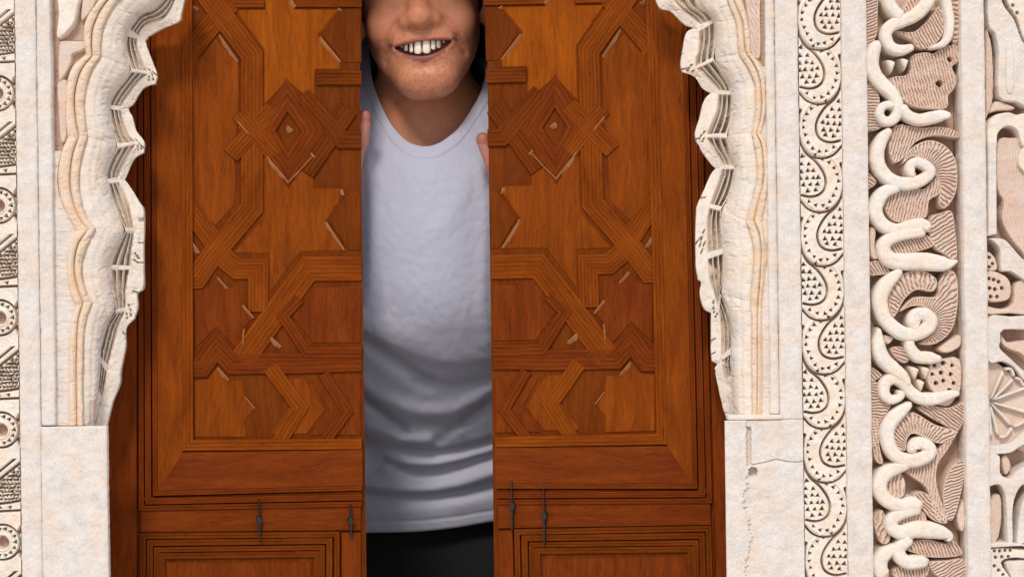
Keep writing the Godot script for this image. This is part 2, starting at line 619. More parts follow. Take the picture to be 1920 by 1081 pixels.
func loft(called: String, parent: Node3D, ca: Array, cb: Array, za: float, zb: float, ka: float, kb: float, section: Array, mat: Material, slot := false, t0 := 0.0, t1 := 5.0, pillow := 0.0) -> void:
	var nt := 860
	var k := section.size()
	var m := Mb.new()
	var pa := PackedVector3Array()
	var pb := PackedVector3Array()
	for i in nt + 1:
		var t := lerpf(t0, t1, float(i) / nt)
		pa.append(PZ(along(ca, t, ka), za))
		pb.append(PZ(along(cb, t, kb), zb))
	for i in nt + 1:
		var t := lerpf(t0, t1, float(i) / nt)
		var fr := fposmod(t * 2.0, 1.0)
		var win := smoothstep(0.055, 0.085, fr) * smoothstep(0.95, 0.915, fr)
		if slot and t > 4.75 and section.size() > 10:
			win = 0.0
		var i0 := maxi(i - 2, 0)
		var i1 := mini(i + 2, nt)
		var al := (pa[i1] - pa[i0]) + (pb[i1] - pb[i0])
		var lobe := pillow * (pow(sin(PI * clampf(fposmod(t, 1.0), 0.004, 0.996)), 0.45) - 1.0) if t < 4.5 else 0.0
		var n := (pb[i] - pa[i]).cross(al).normalized()
		if n.z < 0:
			n = -n
		for c in k:
			var f: float = section[c][0]
			var d: float = section[c][1]
			if slot:
				d *= win
			else:
				d += lobe * (1.0 - absf(f - 0.5) * 0.8)
			var q := pa[i].lerp(pb[i], f)
			var wv := 0.0004 * fine.get_noise_3d(q.x * 2600, q.y * 2600, q.z * 2600) + 0.0010 * broad.get_noise_3d(q.x * 1500, q.y * 1500, q.z * 1500)
			q += n * wv + (Vector3(0, 0, d) if slot else n * d)
			wv = smoothstep(0.30, 0.42, broad.get_noise_3d(q.x * 4200, q.y * 4200, q.z * 2500))
			q -= n * 0.0011 * wv
			if called == "inner_edge" and c > 1 and c < k - 2:
				for h in edge_pits:
					var e := Vector2((t - h.x) / h.z, (f - h.y) / 0.13).length()
					if e < 1.0:
						q.z -= 0.008 * smoothstep(1.0, 0.7, e)
				for h in edge_nicks:
					if f > 0.55 and absf(t - h) < 0.011:
						q += (pa[i] - pb[i]) * 0.22 - Vector3(0, 0, 0.006)
			if section[c].size() > 2:
				q.z += section[c][2]
			m.v.append(q)
	var flip: bool = pb[0].x < pa[0].x
	for i in nt:
		for c in k - 1:
			var a := i * k + c
			if flip:
				m.quad(a, a + k, a + k + 1, a + 1)
			else:
				m.quad(a, a + 1, a + k + 1, a + k)
	obj(called, m, mat, parent)

var edge_pits := []
var edge_nicks := []

func roll_section(h: float, n: int) -> Array:
	var r := [[0.0, -0.012], [0.05, -0.010]]
	for i in n + 1:
		var f := float(i) / n
		r.append([0.08 + 0.84 * f, -0.0008 + (h + 0.0008) * pow(sin(PI * clampf(f, 0.001, 0.999)), 0.4)])
	r.append([0.95, -0.010])
	r.append([1.0, -0.012])
	return r

func arch_side(t: Node3D, e0: Array, g1: Array, g2: Array, b: Array, s: Array, e: Array) -> void:
	loft("roll_moulding", t, e0, g1, -0.006, -0.008, 1.0, 1.0, roll_section(0.003, 8), mats.peach, false, 0.0, 5.0, 0.004)
	loft("roll_moulding", t, g1, g2, -0.008, -0.013, 1.0, 1.0, roll_section(0.003, 8), mats.peach, false, 0.0, 5.0, 0.004)
	var sec := [[0.0, -0.010]]
	for i in 17:
		var f := i / 16.0
		sec.append([f, -0.002 + 0.0085 * pow(sin(PI * clampf(f * 0.93, 0.0, 1.0)), 0.7) - 0.0012 * exp(-pow((f - 0.30) / 0.03, 2.0))])
	loft("broad_band", t, g2, b, -0.013, -0.040, 1.0, 0.5, sec, mats.cream, false, 0.0, 5.0, 0.007)
	var ribs := []
	for q in [[-0.03, 0.04], [0.295, 0.35], [0.635, 0.685], [0.955, 1.0]]:
		var w: float = q[1] - q[0]
		ribs.append([q[0], -0.024])
		ribs.append([q[0] + w * 0.12, -0.0005])
		ribs.append([q[0] + w * 0.5, 0.0012])
		ribs.append([q[0] + w * 0.88, -0.0005])
		ribs.append([q[1], -0.024])
	loft("pierced_fillet", t, b, s, -0.040, -0.050, 0.5, 0.5, ribs, mats.cream, true)
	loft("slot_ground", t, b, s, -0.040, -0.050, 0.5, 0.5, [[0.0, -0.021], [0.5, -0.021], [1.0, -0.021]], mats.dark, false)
	var edge := [[0.0, -0.023], [0.0, -0.001]]
	for i in 15:
		edge.append([0.02 + 0.93 * i / 14.0, 0.0012])
	edge.append([1.0, -0.0006])
	edge.append([1.02, -0.002, -0.008])
	edge.append([0.1, -0.004, -0.045])
	loft("inner_edge", t, s, e, -0.050, -0.056, 0.5, 0.5, edge, mats.cream)

func arch_ground(t: Node3D, e0: Array, x: float) -> void:
	var line := []
	for q in e0:
		line.append(Vector3(q.x, x + (q.z - 540.0) * ROLL, q.z))
	var up := 2.2 if x < 500 else 1.25
	loft("spandrel_ground", t, line, e0, -0.019, -0.019, 1.0, 1.0, [[0.0, 0.0], [0.5, 0.0], [1.06, 0.0]], mats.brown, true, 0.0, up)
	loft("jamb_ground", t, line, e0, -0.0105, -0.0105, 1.0, 1.0, [[0.0, 0.0], [0.25, 0.0], [0.5, 0.0], [0.75, 0.0], [1.06, 0.0]], mats.white, true, up, 5.0)

func build_arches() -> void:
	var t := thing("lobed_arch_jamb", "left jamb of the lobed stucco arch, scalloped with stepped mouldings, its edge left of the open door", "arch", Vector3((190 - 960) * S, CY - (798 - 540.5) * S, -0.04), "jambs of the lobed stucco arch")
	var e0 := tri([0, 215, -40, .25, 180, 5, .5, 158, 40, .75, 156, 75, 1, 162, 104, 1.25, 133, 126, 1.5, 123, 165, 1.75, 121, 220, 2, 124, 258, 2.25, 111, 290, 2.5, 106, 335, 2.75, 112, 375, 2.9, 125, 405, 3, 139, 432, 3.25, 127, 465, 3.5, 123, 505, 3.75, 128, 545, 4, 139, 573, 4.25, 130, 610, 4.5, 127, 680, 5, 127, 797])
	var g1 := tri([0, 250, -40, .25, 200, 2, .5, 176, 45, .75, 171, 78, 1, 173, 104, 1.25, 150, 135, 1.5, 139, 180, 1.75, 142, 225, 2, 148, 255, 2.25, 136, 290, 2.5, 131, 335, 2.75, 137, 378, 2.9, 150, 410, 3, 166, 430, 3.25, 145, 460, 3.5, 139, 505, 3.75, 147, 545, 4, 156, 566, 4.25, 146, 605, 4.5, 143, 680, 5, 144, 797])
	var g2 := tri([0, 280, -40, .25, 222, 4, .5, 197, 48, .75, 191, 78, 1, 191, 104, 1.25, 170, 140, 1.5, 160, 190, 1.75, 162, 225, 2, 166, 256, 2.25, 154, 300, 2.5, 149, 340, 2.75, 156, 385, 2.9, 165, 408, 3, 182, 427, 3.25, 161, 470, 3.5, 154, 510, 3.75, 162, 545, 4, 175, 567, 4.25, 160, 610, 4.5, 156, 680, 5, 157, 797])
	var b := tri([0, 330, -30, .2, 291, 14, .35, 262, 29, .45, 246, 48, .5, 238, 64, .65, 236, 85, .85, 241, 115, 1, 246, 131, 1.2, 229, 154, 1.4, 208, 185, 1.5, 204, 200, 1.7, 208, 226, 1.9, 216, 256, 2, 220, 274, 2.2, 205, 302, 2.4, 198, 326, 2.5, 201, 339, 2.7, 210, 376, 2.85, 222, 403, 3, 236, 432, 3.2, 223, 456, 3.4, 208, 486, 3.5, 205, 500, 3.7, 209, 538, 3.85, 214, 560, 4, 218, 584, 4.2, 199, 612, 4.4, 187, 655, 4.5, 187, 673, 4.7, 184, 715, 5, 171, 798])
	var s := tri([0, 342, -30, .12, 312, 30, .3, 275, 46, .42, 263, 58, .5, 258, 70, .65, 258, 84, .85, 269, 117, 1, 279, 137, 1.2, 260, 154, 1.4, 234, 188, 1.5, 227, 204, 1.7, 232, 228, 1.85, 242, 252, 2, 257, 267, 2.2, 244, 287, 2.4, 228, 317, 2.5, 221, 336, 2.7, 238, 372, 2.85, 245, 397, 3, 251, 434, 3.25, 247, 471, 3.5, 244, 502, 3.7, 238, 525, 3.85, 236, 556, 4, 235, 580, 4.2, 222, 612, 4.4, 208, 663, 4.5, 200, 693, 4.7, 193, 731, 5, 177, 798])
	var e := tri([0, 352, -30, .1, 340, 24, .15, 336, 39, .3, 303, 54, .45, 279, 68, .5, 272, 76, .65, 276, 90, .8, 286, 118, .92, 294, 140, 1, 291, 157, 1.2, 268, 166, 1.4, 248, 196, 1.5, 238, 202, 1.6, 247, 217, 1.75, 255, 245, 1.9, 270, 267, 2, 269, 286, 2.2, 251, 298, 2.4, 238, 326, 2.5, 233, 338, 2.6, 241, 347, 2.75, 262, 380, 2.85, 269, 393, 3, 270, 434, 3.25, 269, 471, 3.5, 269, 501, 3.7, 268, 541, 3.8, 257, 551, 3.9, 258, 574, 4, 251, 598, 4.15, 236, 615, 4.3, 235, 648, 4.5, 226, 695, 4.6, 224, 720, 4.8, 210, 756, 5, 200, 798])
	edge_pits = []
	for c in [1.0, 2.0, 3.35, 4.0]:
		for q in [[-0.07, 0.22], [-0.035, 0.42], [0.03, 0.2], [0.06, 0.42], [0.0, 0.55]]:
			edge_pits.append(Vector3(c + q[0], q[1], 0.017))
	edge_nicks = [0.93, 1.97, 2.92, 3.14, 3.42, 3.78, 4.22]
	arch_side(t, e0, g1, g2, b, s, e)
	# carved spandrel beside the topmost lobes
	arch_ground(t, e0, 92.0)
	leaf("spandrel_leaf", t, ZQ(90, 0, 5.404, [90, -60, 300, -60, 290, 60, 275, 150, 240, 250, 140, 360, 90, 385, 62, 340, 85, 150]), mats.cream, -0.019, -0.005)
	leaf("spandrel_leaf", t, ZQ(90, 0, 5.404, [80, 440, 140, 395, 250, 400, 330, 400, 372, 460, 320, 505, 225, 540, 212, 620, 150, 750, 78, 805]), mats.tan, -0.019, -0.010)
	leaf("spandrel_leaf", t, ZQ(90, 0, 5.404, [300, 170, 335, -60, 470, -60, 420, 90, 330, 190]), mats.tan, -0.019, -0.011)
	leaf("spandrel_leaf", t, ZQ(90, 0, 5.404, [60, 830, 150, 790, 180, 900, 160, 1100, 165, 1350, 130, 1440, 90, 1400, 70, 1100]), mats.tan, -0.019, -0.012)
	var r := thing("lobed_arch_jamb", "right jamb of the lobed stucco arch, scalloped with stepped mouldings, standing on the chipped block", "arch", Vector3((1390 - 960) * S, CY - (786 - 540.5) * S, -0.04), "jambs of the lobed stucco arch")
	e0 = tri([0, 1380, -45, .25, 1393, 2, .5, 1403, 40, .75, 1407, 75, 1, 1408, 100, 1.2, 1424, 120, 1.4, 1433, 140, 1.5, 1435, 160, 1.75, 1436, 205, 2, 1427, 250, 2.2, 1437, 272, 2.5, 1441, 313, 2.75, 1439, 360, 3, 1430, 414, 3.3, 1433, 450, 3.5, 1434, 480, 3.75, 1431, 530, 4, 1427, 578, 4.5, 1427, 665, 5, 1426, 778])
	g1 = tri([0, 1362, -45, .25, 1376, 2, .5, 1391, 38, .75, 1395, 70, 1, 1397, 98, 1.2, 1412, 118, 1.4, 1422, 140, 1.5, 1427, 163, 1.7, 1429, 195, 1.85, 1425, 224, 2, 1417, 251, 2.2, 1427, 268, 2.5, 1432, 313, 2.7, 1430, 345, 2.85, 1420, 382, 3, 1413, 414, 3.2, 1424, 440, 3.5, 1430, 475, 3.75, 1427, 516, 4, 1420, 574, 4.5, 1422, 665, 5, 1421, 778])
	g2 = tri([0, 1345, -45, .25, 1363, 2, .5, 1378, 38, .75, 1381, 70, 1, 1382, 101, 1.2, 1397, 122, 1.4, 1409, 144, 1.5, 1414, 163, 1.7, 1415, 195, 1.85, 1412, 224, 2, 1407, 250, 2.2, 1412, 272, 2.5, 1418, 316, 2.7, 1415, 350, 2.85, 1406, 384, 3, 1395, 415, 3.2, 1405, 440, 3.5, 1412, 478, 3.75, 1409, 512, 4, 1404, 566, 4.2, 1408, 600, 4.5, 1408, 665, 5, 1409, 778])
	b = tri([0, 1300, -25, .2, 1313, 8, .4, 1332, 28, .5, 1339, 38, .75, 1342, 68, 1, 1337, 111, 1.2, 1352, 130, 1.4, 1369, 159, 1.5, 1372, 174, 1.7, 1373, 198, 1.85, 1371, 226, 2, 1362, 254, 2.2, 1371, 282, 2.4, 1376, 300, 2.5, 1378, 313, 2.7, 1375, 340, 2.85, 1367, 365, 3, 1352, 392, 3.2, 1352, 418, 3.5, 1357, 471, 3.75, 1358, 508, 4, 1350, 549, 4.2, 1366, 584, 4.4, 1373, 630, 4.5, 1371, 660, 4.7, 1371, 690, 5, 1377, 778])
	s = tri([0, 1240, -28, .2, 1260, 7, .4, 1298, 33, .5, 1310, 54, .7, 1310, 92, .85, 1304, 112, 1, 1304, 128, 1.2, 1315, 137, 1.4, 1337, 157, 1.5, 1347, 172, 1.7, 1344, 205, 1.85, 1332, 234, 2, 1323, 255, 2.2, 1332, 274, 2.4, 1348, 297, 2.5, 1354, 314, 2.7, 1348, 336, 2.85, 1338, 362, 3, 1331, 386, 3.2, 1326, 412, 3.5, 1326, 480, 3.7, 1330, 521, 3.85, 1336, 540, 4, 1349, 582, 4.2, 1352, 620, 4.5, 1352, 672, 4.7, 1357, 700, 4.85, 1363, 734, 5, 1367, 778])
	e = tri([0, 1222, -30, .1, 1234, 11, .25, 1258, 22, .4, 1284, 46, .5, 1304, 53, .6, 1287, 61, .75, 1280, 93, .9, 1276, 120, 1, 1279, 135, 1.15, 1303, 144, 1.3, 1317, 165, 1.5, 1334, 175, 1.6, 1321, 187, 1.75, 1311, 222, 1.9, 1303, 248, 2, 1304, 263, 2.2, 1317, 285, 2.4, 1334, 308, 2.5, 1344, 316, 2.6, 1333, 327, 2.8, 1319, 358, 2.95, 1310, 378, 3, 1306, 389, 3.2, 1304, 434, 3.45, 1305, 500, 3.5, 1308, 524, 3.6, 1315, 530, 3.7, 1312, 550, 3.85, 1320, 578, 4, 1334, 587, 4.1, 1333, 600, 4.3, 1333, 651, 4.5, 1335, 676, 4.55, 1346, 682, 4.6, 1341, 692, 4.8, 1349, 734, 5, 1359, 778])
	edge_nicks = [0.97, 1.99, 2.9, 3.3, 4.25, 4.4]
	arch_side(r, e0, g1, g2, b, s, e)
	arch_ground(r, e0, 1443.5)
	leaf("spandrel_leaf", r, ZQ(1230, 0, 5.404, [920, -60, 1068, -60, 1072, 100, 1078, 540, 1020, 585, 970, 520, 948, 250]), mats.tan, -0.017, -0.008, {"cut": 0.002, "period": 7.0, "angle": 70.0})

# ---------------------------------------------------------------- carved bands with pits
class Relief:
	var lo: Vector2
	var st: float
	var nx: int
	var ny: int
	var z := PackedFloat32Array()
	func _init(a: Vector2, b: Vector2, step: float) -> void:
		lo = a
		st = step
		nx = int(round((b.x - a.x) / step)) + 1
		ny = int(round((b.y - a.y) / step)) + 1
		z.resize(nx * ny)
	func groove(p: PackedVector2Array, half: float, depth: float, soft := 1.0) -> void:
		for k in p.size() - 1:
			var a := p[k]
			var b := p[k + 1]
			var r := half + soft
			var i0 := maxi(0, int((minf(a.x, b.x) - r - lo.x) / st))
			var i1 := mini(nx - 1, int((maxf(a.x, b.x) + r - lo.x) / st) + 1)
			var j0 := maxi(0, int((minf(a.y, b.y) - r - lo.y) / st))
			var j1 := mini(ny - 1, int((maxf(a.y, b.y) + r - lo.y) / st) + 1)
			for j in range(j0, j1 + 1):
				for i in range(i0, i1 + 1):
					var q := lo + Vector2(i, j) * st
					var d := Geometry2D.get_closest_point_to_segment(q, a, b).distance_to(q)
					var g := depth * clampf((half + soft - d) / soft, 0, 1)
					if (g > 0 and z[j * nx + i] > -g) or (g < 0 and z[j * nx + i] < -g and z[j * nx + i] >= 0):
						z[j * nx + i] = -g
	func pit(c: Vector2, r: float, turn: float, depth: float) -> void:
		var i0 := maxi(0, int((c.x - r * 2 - lo.x) / st))
		var i1 := mini(nx - 1, int((c.x + r * 2 - lo.x) / st) + 1)
		var j0 := maxi(0, int((c.y - r * 2 - lo.y) / st))
		var j1 := mini(ny - 1, int((c.y + r * 2 - lo.y) / st) + 1)
		for j in range(j0, j1 + 1):
			for i in range(i0, i1 + 1):
				var q := lo + Vector2(i, j) * st - c
				var d := -1e9
				for k in 3:
					var a := turn + k * TAU / 3
					d = maxf(d, q.x * cos(a) + q.y * sin(a))
				var g := depth * clampf((r * 0.62 + 0.8 - d) / 0.8, 0, 1)
				if g > 0 and z[j * nx + i] > -g:
					z[j * nx + i] = -g

func relief_mesh(r: Relief, ztop: float, thru: float, at: Vector2) -> Mb:
	var m := Mb.new()
	for j in r.ny:
		for i in r.nx:
			var q := r.lo + Vector2(i, j) * r.st
			var z := r.z[j * r.nx + i]
			m.v.append(W(q - at + Vector2(960, 540.5), ztop + z + 0.0004 * broad.get_noise_2d(q.x * 2, q.y * 2) + 0.0002 * fine.get_noise_2d(q.x * 3, q.y * 3)) - Vector3(0, CY, 0))
	for j in r.ny - 1:
		for i in r.nx - 1:
			var a := j * r.nx + i
			if maxf(maxf(r.z[a], r.z[a + 1]), maxf(r.z[a + r.nx], r.z[a + r.nx + 1])) > -thru:
				m.quad(a, a + 1, a + r.nx + 1, a + r.nx)
	return m

func flipped(p: PackedVector2Array, mid: float, dy: float, mirror: bool) -> PackedVector2Array:
	var r := PackedVector2Array()
	for q in p:
		r.append(Vector2(2 * mid - q.x if mirror else q.x, q.y + dy))
	return r

func build_teardrop_border() -> void:
	var t := thing("carved_border", "narrow upright stucco border of alternating pitted teardrops between two plain bands", "border", Vector3((1543 - 960) * S, 0, 0))
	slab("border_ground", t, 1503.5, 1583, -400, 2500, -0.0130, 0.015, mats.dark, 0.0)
	# one motif, traced level: x 0..80 across the border, y 0..101.5 down
	var k := 5.143
	var body := spline(ZQ(-6, 0, k, [30, -40, 90, 78, 190, 168, 258, 270, 280, 360, 262, 440, 205, 488, 130, 502, 50, 488]), false, 5)
	var outer := spline(ZQ(-6, 0, k, [30, 540, 110, 622, 215, 656, 325, 632, 410, 545, 446, 440, 450, 330, 446, 190]), false, 5)
	var inner := spline(ZQ(-6, 0, k, [50, 520, 120, 585, 215, 628, 315, 600, 385, 525, 420, 430, 425, 330, 410, 240, 330, 130, 200, 60]), false, 5)
	var ring := ZQ(-6, 0, k, [180, 98, 258, 142, 320, 176, 365, 224, 396, 290, 402, 357, 386, 430, 358, 497, 316, 557, 252, 592, 185, 588, 112, 552])
	var dots := ZQ(-6, 0, k, [55, 108, 52, 186, 120, 185, 48, 262, 106, 255, 166, 256, 45, 330, 97, 325, 160, 325, 212, 315, 66, 392, 136, 390, 205, 385, 110, 444, 183, 436])
	var corner := ZQ(-6, 0, k, [430, 190, 446, 230, 452, 300])
	var per := 101.5
	for kind in 6:
		var mirror := kind % 2
		var variant := kind / 2
		var r := Relief.new(Vector2(0.5, 0), Vector2(79.5, per), 0.7)
		for n in [-1, 0, 1, 2]:
			var fl: bool = (n + 2 + mirror) % 2 == 1
			var dy: float = n * per
			r.groove(flipped(inner, 40, dy, fl), 0.9, -0.0016, 2.0)
		for n in [-1, 0, 1, 2]:
			var fl: bool = (n + 2 + mirror) % 2 == 1
			var dy: float = n * per
			r.groove(flipped(body, 40, dy, fl), 1.5, 0.0150, 1.2)
			r.groove(flipped(outer, 40, dy, fl), 1.1, 0.0150, 1.2)
			r.groove(flipped(corner, 40, dy, fl), 2.6, 0.0150, 1.0)
			rng.seed = 100 + kind
			var dd := flipped(dots, 40, dy, fl)
			for q in dd:
				q += Vector2(rng.randf_range(-0.9, 0.9), rng.randf_range(-0.9, 0.9))
				r.pit(q, 3.4 + rng.randf_range(-0.5, 0.6), -PI / 2 + PI + rng.randf_range(-0.25, 0.25), 0.0150)
			var rr := flipped(ring, 40, dy, fl)
			for i in rr.size():
				r.pit(rr[i] + Vector2(rng.randf_range(-0.9, 0.9), rng.randf_range(-0.9, 0.9)), 2.7 + rng.randf_range(-0.4, 0.4), rng.randf_range(0, TAU), 0.0150)
		var first: MeshInstance3D = null
		for n in range(-1, 12):
			if (n + 20) % 2 != mirror or ((n + 20) / 2) % 3 != variant:
				continue
			var top := U(Vector2(1497, 68)).y + n * per
			var at := W(Vector2(1503.3, top))
			if first == null:
				first = obj("teardrop_motif", relief_mesh(r, 0.0, 0.0142, Vector2(0, 0)), mats.cream, t)
			var o: MeshInstance3D = first if first.position == Vector3.ZERO else first.duplicate()
			if o != first:
				o.name = "teardrop_motif"
				t.add_child(o, true)
			o.position = at

# ---------------------------------------------------------------- the inscription
func build_inscription() -> void:
	var t := thing("carved_inscription_panel", "upright stucco panel of flowing raised script over ribbed leaves, right of the teardrop border", "carved panel", Vector3((1720 - 960) * S, 0, 0))
	var zg := -0.040
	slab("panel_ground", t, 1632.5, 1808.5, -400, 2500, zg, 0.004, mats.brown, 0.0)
	var L := func(y0: float, a: Array, how: Dictionary, zt := -0.0115) -> void:
		leaf("ribbed_leaf", t, Z4(y0, a), mats.tan, zg - 0.001, zt, how)
	var par := func(angle: float, period := 5.6) -> Dictionary:
		return {"cut": 0.0050, "angle": angle, "period": period, "rim": 2.2, "grow": 1.6, "round": 3.0}
	var fan := func(x: float, y: float, y0: float, n: float) -> Dictionary:
		return {"cut": 0.0050, "fan": Vector2(1480 + x / 3.602, y0 + y / 3.602), "count": n, "rim": 3.2, "grow": 1.6, "round": 3.0, "dome": 0.002}
	L.call(0.0, [534, -60, 612, -60, 612, 100, 606, 230, 540, 305], par.call(-22.0))
	L.call(0.0, [740, 200, 860, 205, 960, 120, 1035, 30, 1062, 130, 1052, 230, 970, 312, 885, 312, 850, 262], par.call(62.0))
	L.call(0.0, [790, 60, 850, -40, 900, -20, 840, 80], par.call(70.0))
	L.call(0.0, [1112, -60, 1162, -60, 1162, 250, 1120, 262], par.call(2.0, 9.0))
	var big: Dictionary = par.call(78.0)
	big["holes"] = [[1480 + 1035 / 3.602, 556 / 3.602, 6.0], [1480 + 1103 / 3.602, 392 / 3.602, 4.0]]
	L.call(0.0, [840, 375, 930, 345, 1000, 350, 1060, 305, 1160, 300, 1165, 400, 1118, 445, 1150, 515, 1135, 590, 1092, 640, 1080, 722, 930, 724, 815, 690, 745, 610, 700, 520, 835, 490], big)
	L.call(0.0, [538, 560, 605, 600, 628, 680, 598, 760, 645, 845, 580, 872, 540, 840], par.call(4.0))
	L.call(0.0, [735, 838, 900, 856, 1050, 850, 1162, 888, 1164, 925, 1000, 908, 870, 955, 790, 1062, 720, 1090, 690, 980], par.call(108.0))
	L.call(250.0, [782, 200, 832, 104, 950, 42, 1060, 70, 1140, 168, 1154, 330, 1130, 430, 1072, 502, 1030, 470, 1036, 350, 992, 255, 930, 190, 850, 150], fan.call(900, 270, 250.0, 52.0), -0.011)
	L.call(250.0, [720, 380, 850, 362, 935, 370, 1020, 290, 1036, 400, 962, 450, 945, 560, 820, 592, 730, 590, 668, 520, 670, 440], par.call(104.0))
	L.call(250.0, [692, 800, 740, 722, 840, 690, 940, 680, 1002, 748, 900, 792, 800, 815], par.call(62.0))
	L.call(250.0, [958, 640, 985, 560, 1040, 540, 1112, 520, 1136, 620, 1152, 850, 1060, 806, 1000, 760], par.call(-32.0, 7.0))
	L.call(250.0, [556, 640, 606, 640, 600, 760, 620, 850, 560, 830], {"round": 4.0})
	L.call(250.0, [558, 880, 620, 860, 700, 935, 620, 955, 562, 950], par.call(60.0))
	L.call(250.0, [534, 262, 560, 270, 606, 330, 536, 370], par.call(30.0))
	L.call(530.0, [690, 80, 735, -30, 880, -92, 1010, -30, 992, 58, 880, 46, 795, 112, 726, 232, 690, 165], fan.call(905, 262, 530.0, 56.0), -0.011)
	L.call(530.0, [1014, 95, 1030, 0, 1090, -90, 1150, -40, 1156, 150, 1116, 320, 1010, 412, 900, 412, 985, 345, 992, 245, 930, 165, 840, 160, 760, 195, 860, 100], fan.call(890, 272, 530.0, 60.0), -0.0105)
	L.call(530.0, [1025, 440, 1120, 370, 1180, 350, 1182, 430, 1105, 478, 1045, 475], {"round": 4.0})
	L.call(530.0, [705, 450, 780, 435, 835, 500, 800, 545, 740, 510], par.call(20.0))
	L.call(530.0, [556, 570, 640, 620, 620, 650, 556, 668], par.call(40.0))
	L.call(530.0, [556, 690, 620, 690, 690, 815, 700, 845, 625, 960, 615, 1090, 560, 1090], par.call(3.0))
	L.call(530.0, [655, 350, 725, 370, 690, 420, 655, 400], {"round": 3.0})
	var net: Dictionary = par.call(45.0, 8.0)
	net["holes"] = []
	rng.seed = 31
	for q in [[1000, 560], [1060, 545], [1120, 560], [985, 620], [1045, 610], [1110, 620], [1060, 665], [1130, 680], [1100, 730], [1010, 680]]:
		net.holes.append([1480 + q[0] / 3.602, 530 + q[1] / 3.602, rng.randf_range(2.4, 3.6)])
	net["cut"] = 0.001
	L.call(530.0, [945, 640, 985, 540, 1060, 520, 1170, 520, 1176, 720, 1130, 765, 1000, 745], net)
	L.call(530.0, [1000, 800, 1090, 780, 1150, 770, 1100, 840, 1010, 830], {"round": 4.0})
	L.call(530.0, [890, 850, 960, 830, 1100, 850, 1195, 815, 1200, 930, 1150, 1010, 1060, 960, 960, 905], par.call(38.0))
	L.call(781.0, [720, 60, 790, 2, 865, -22, 1000, 58, 1110, 90, 1152, 110, 1110, 172, 1010, 182, 865, 118, 812, 160, 800, 235, 740, 212, 708, 130], fan.call(880, 250, 781.0, 54.0), -0.011)
	L.call(781.0, [575, 30, 615, 30, 625, 200, 650, 320, 590, 280], par.call(80.0))
	L.call(781.0, [800, 358, 940, 335, 1050, 200, 1165, 95, 1085, 235, 1022, 330, 1012, 450, 1050, 590, 1100, 702, 1010, 690, 950, 492, 860, 420], par.call(96.0))
	L.call(781.0, [1082, 420, 1122, 342, 1196, 305, 1200, 420, 1152, 640, 1110, 712, 1070, 640, 1060, 520], par.call(-18.0))
	L.call(781.0, [858, 545, 930, 520, 1010, 590, 1092, 722, 1000, 712, 925, 640], par.call(45.0), -0.012)
	L.call(781.0, [742, 705, 800, 662, 920, 648, 940, 722, 850, 730, 750, 730], par.call(100.0))
	L.call(781.0, [778, 892, 860, 852, 960, 840, 1080, 872, 1120, 840, 1192, 940, 1000, 962, 880, 935], par.call(66.0))
	L.call(781.0, [668, 470, 690, 400, 760, 385, 800, 450, 790, 540, 740, 560, 690, 530], par.call(96.0, 8.0))
	L.call(781.0, [590, 700, 650, 640, 700, 830, 650, 870, 610, 810], par.call(110.0, 9.0))
	L.call(781.0, [960, 1000, 1080, 985, 1200, 975, 1200, 1100, 1040, 1100], par.call(-30.0))
	L.call(781.0, [740, 1030, 900, 1000, 960, 1020, 930, 1100, 740, 1100], par.call(80.0))
	L.call(781.0, [1150, 680, 1200, 560, 1210, 760, 1170, 780], {"round": 3.0})
	var Q := func(y0: float, a: Array, w: Array) -> void:
		var px := []
		for q in w:
			px.append(q * 1.2 / 3.602)
		stroke("script_stroke", t, Z4(y0, a), px, mats.cream, zg, -0.0015 + rng.randf_range(-0.0006, 0.0006))
	Q.call(0.0, [975, -70, 935, 20, 870, 90, 790, 130, 700, 168, 662, 230, 690, 306, 760, 334, 862, 308], [70, 74, 78, 70, 74, 66, 62, 60, 34])
	Q.call(0.0, [655, -60, 690, 30, 740, 90, 800, 118], [60, 70, 70, 60])
	Q.call(0.0, [1060, -60, 1082, 60, 1094, 150, 1084, 240, 1045, 292, 955, 322], [52, 54, 54, 50, 40, 16])
	Q.call(0.0, [622, 262, 582, 330, 562, 420, 585, 500, 640, 566, 700, 622, 738, 690, 740, 762, 700, 812, 648, 812, 618, 768, 640, 716, 690, 704, 712, 740], [40, 74, 84, 86, 84, 80, 72, 66, 64, 60, 56, 50, 46, 40])
	Q.call(0.0, [768, 690, 800, 768, 880, 806, 980, 790, 1050, 775, 1112, 782], [40, 64, 70, 76, 70, 22])
	Q.call(250.0, [702, -40, 640, 30, 604, 130, 616, 222, 676, 298, 762, 336, 862, 330, 936, 292, 960, 250, 920, 208, 862, 192, 826, 222, 838, 268, 876, 270], [30, 62, 74, 80, 80, 76, 76, 80, 74, 66, 62, 58, 54, 44])
	Q.call(250.0, [775, 352, 650, 396, 592, 500, 612, 580, 672, 634, 752, 650, 850, 622, 920, 618, 966, 664], [52, 68, 80, 82, 78, 74, 80, 80, 40])
	Q.call(250.0, [945, 662, 760, 684, 668, 726, 646, 790, 690, 852, 790, 866, 900, 862, 1000, 874, 1080, 880, 1150, 858], [56, 62, 72, 74, 86, 100, 102, 106, 88, 8])
	Q.call(530.0, [775, -96, 664, 10, 624, 110, 644, 220, 704, 296, 790, 346, 880, 340, 944, 300, 960, 250, 920, 214, 872, 220, 850, 262, 880, 296, 905, 270], [30, 66, 82, 84, 82, 80, 82, 84, 84, 84, 84, 80, 76, 60])
	Q.call(530.0, [818, 366, 828, 440, 880, 500, 950, 508, 1048, 516], [50, 62, 72, 74, 20])
	Q.call(530.0, [612, 300, 612, 420, 640, 510, 715, 584, 790, 644, 822, 700], [16, 70, 84, 84, 72, 16])
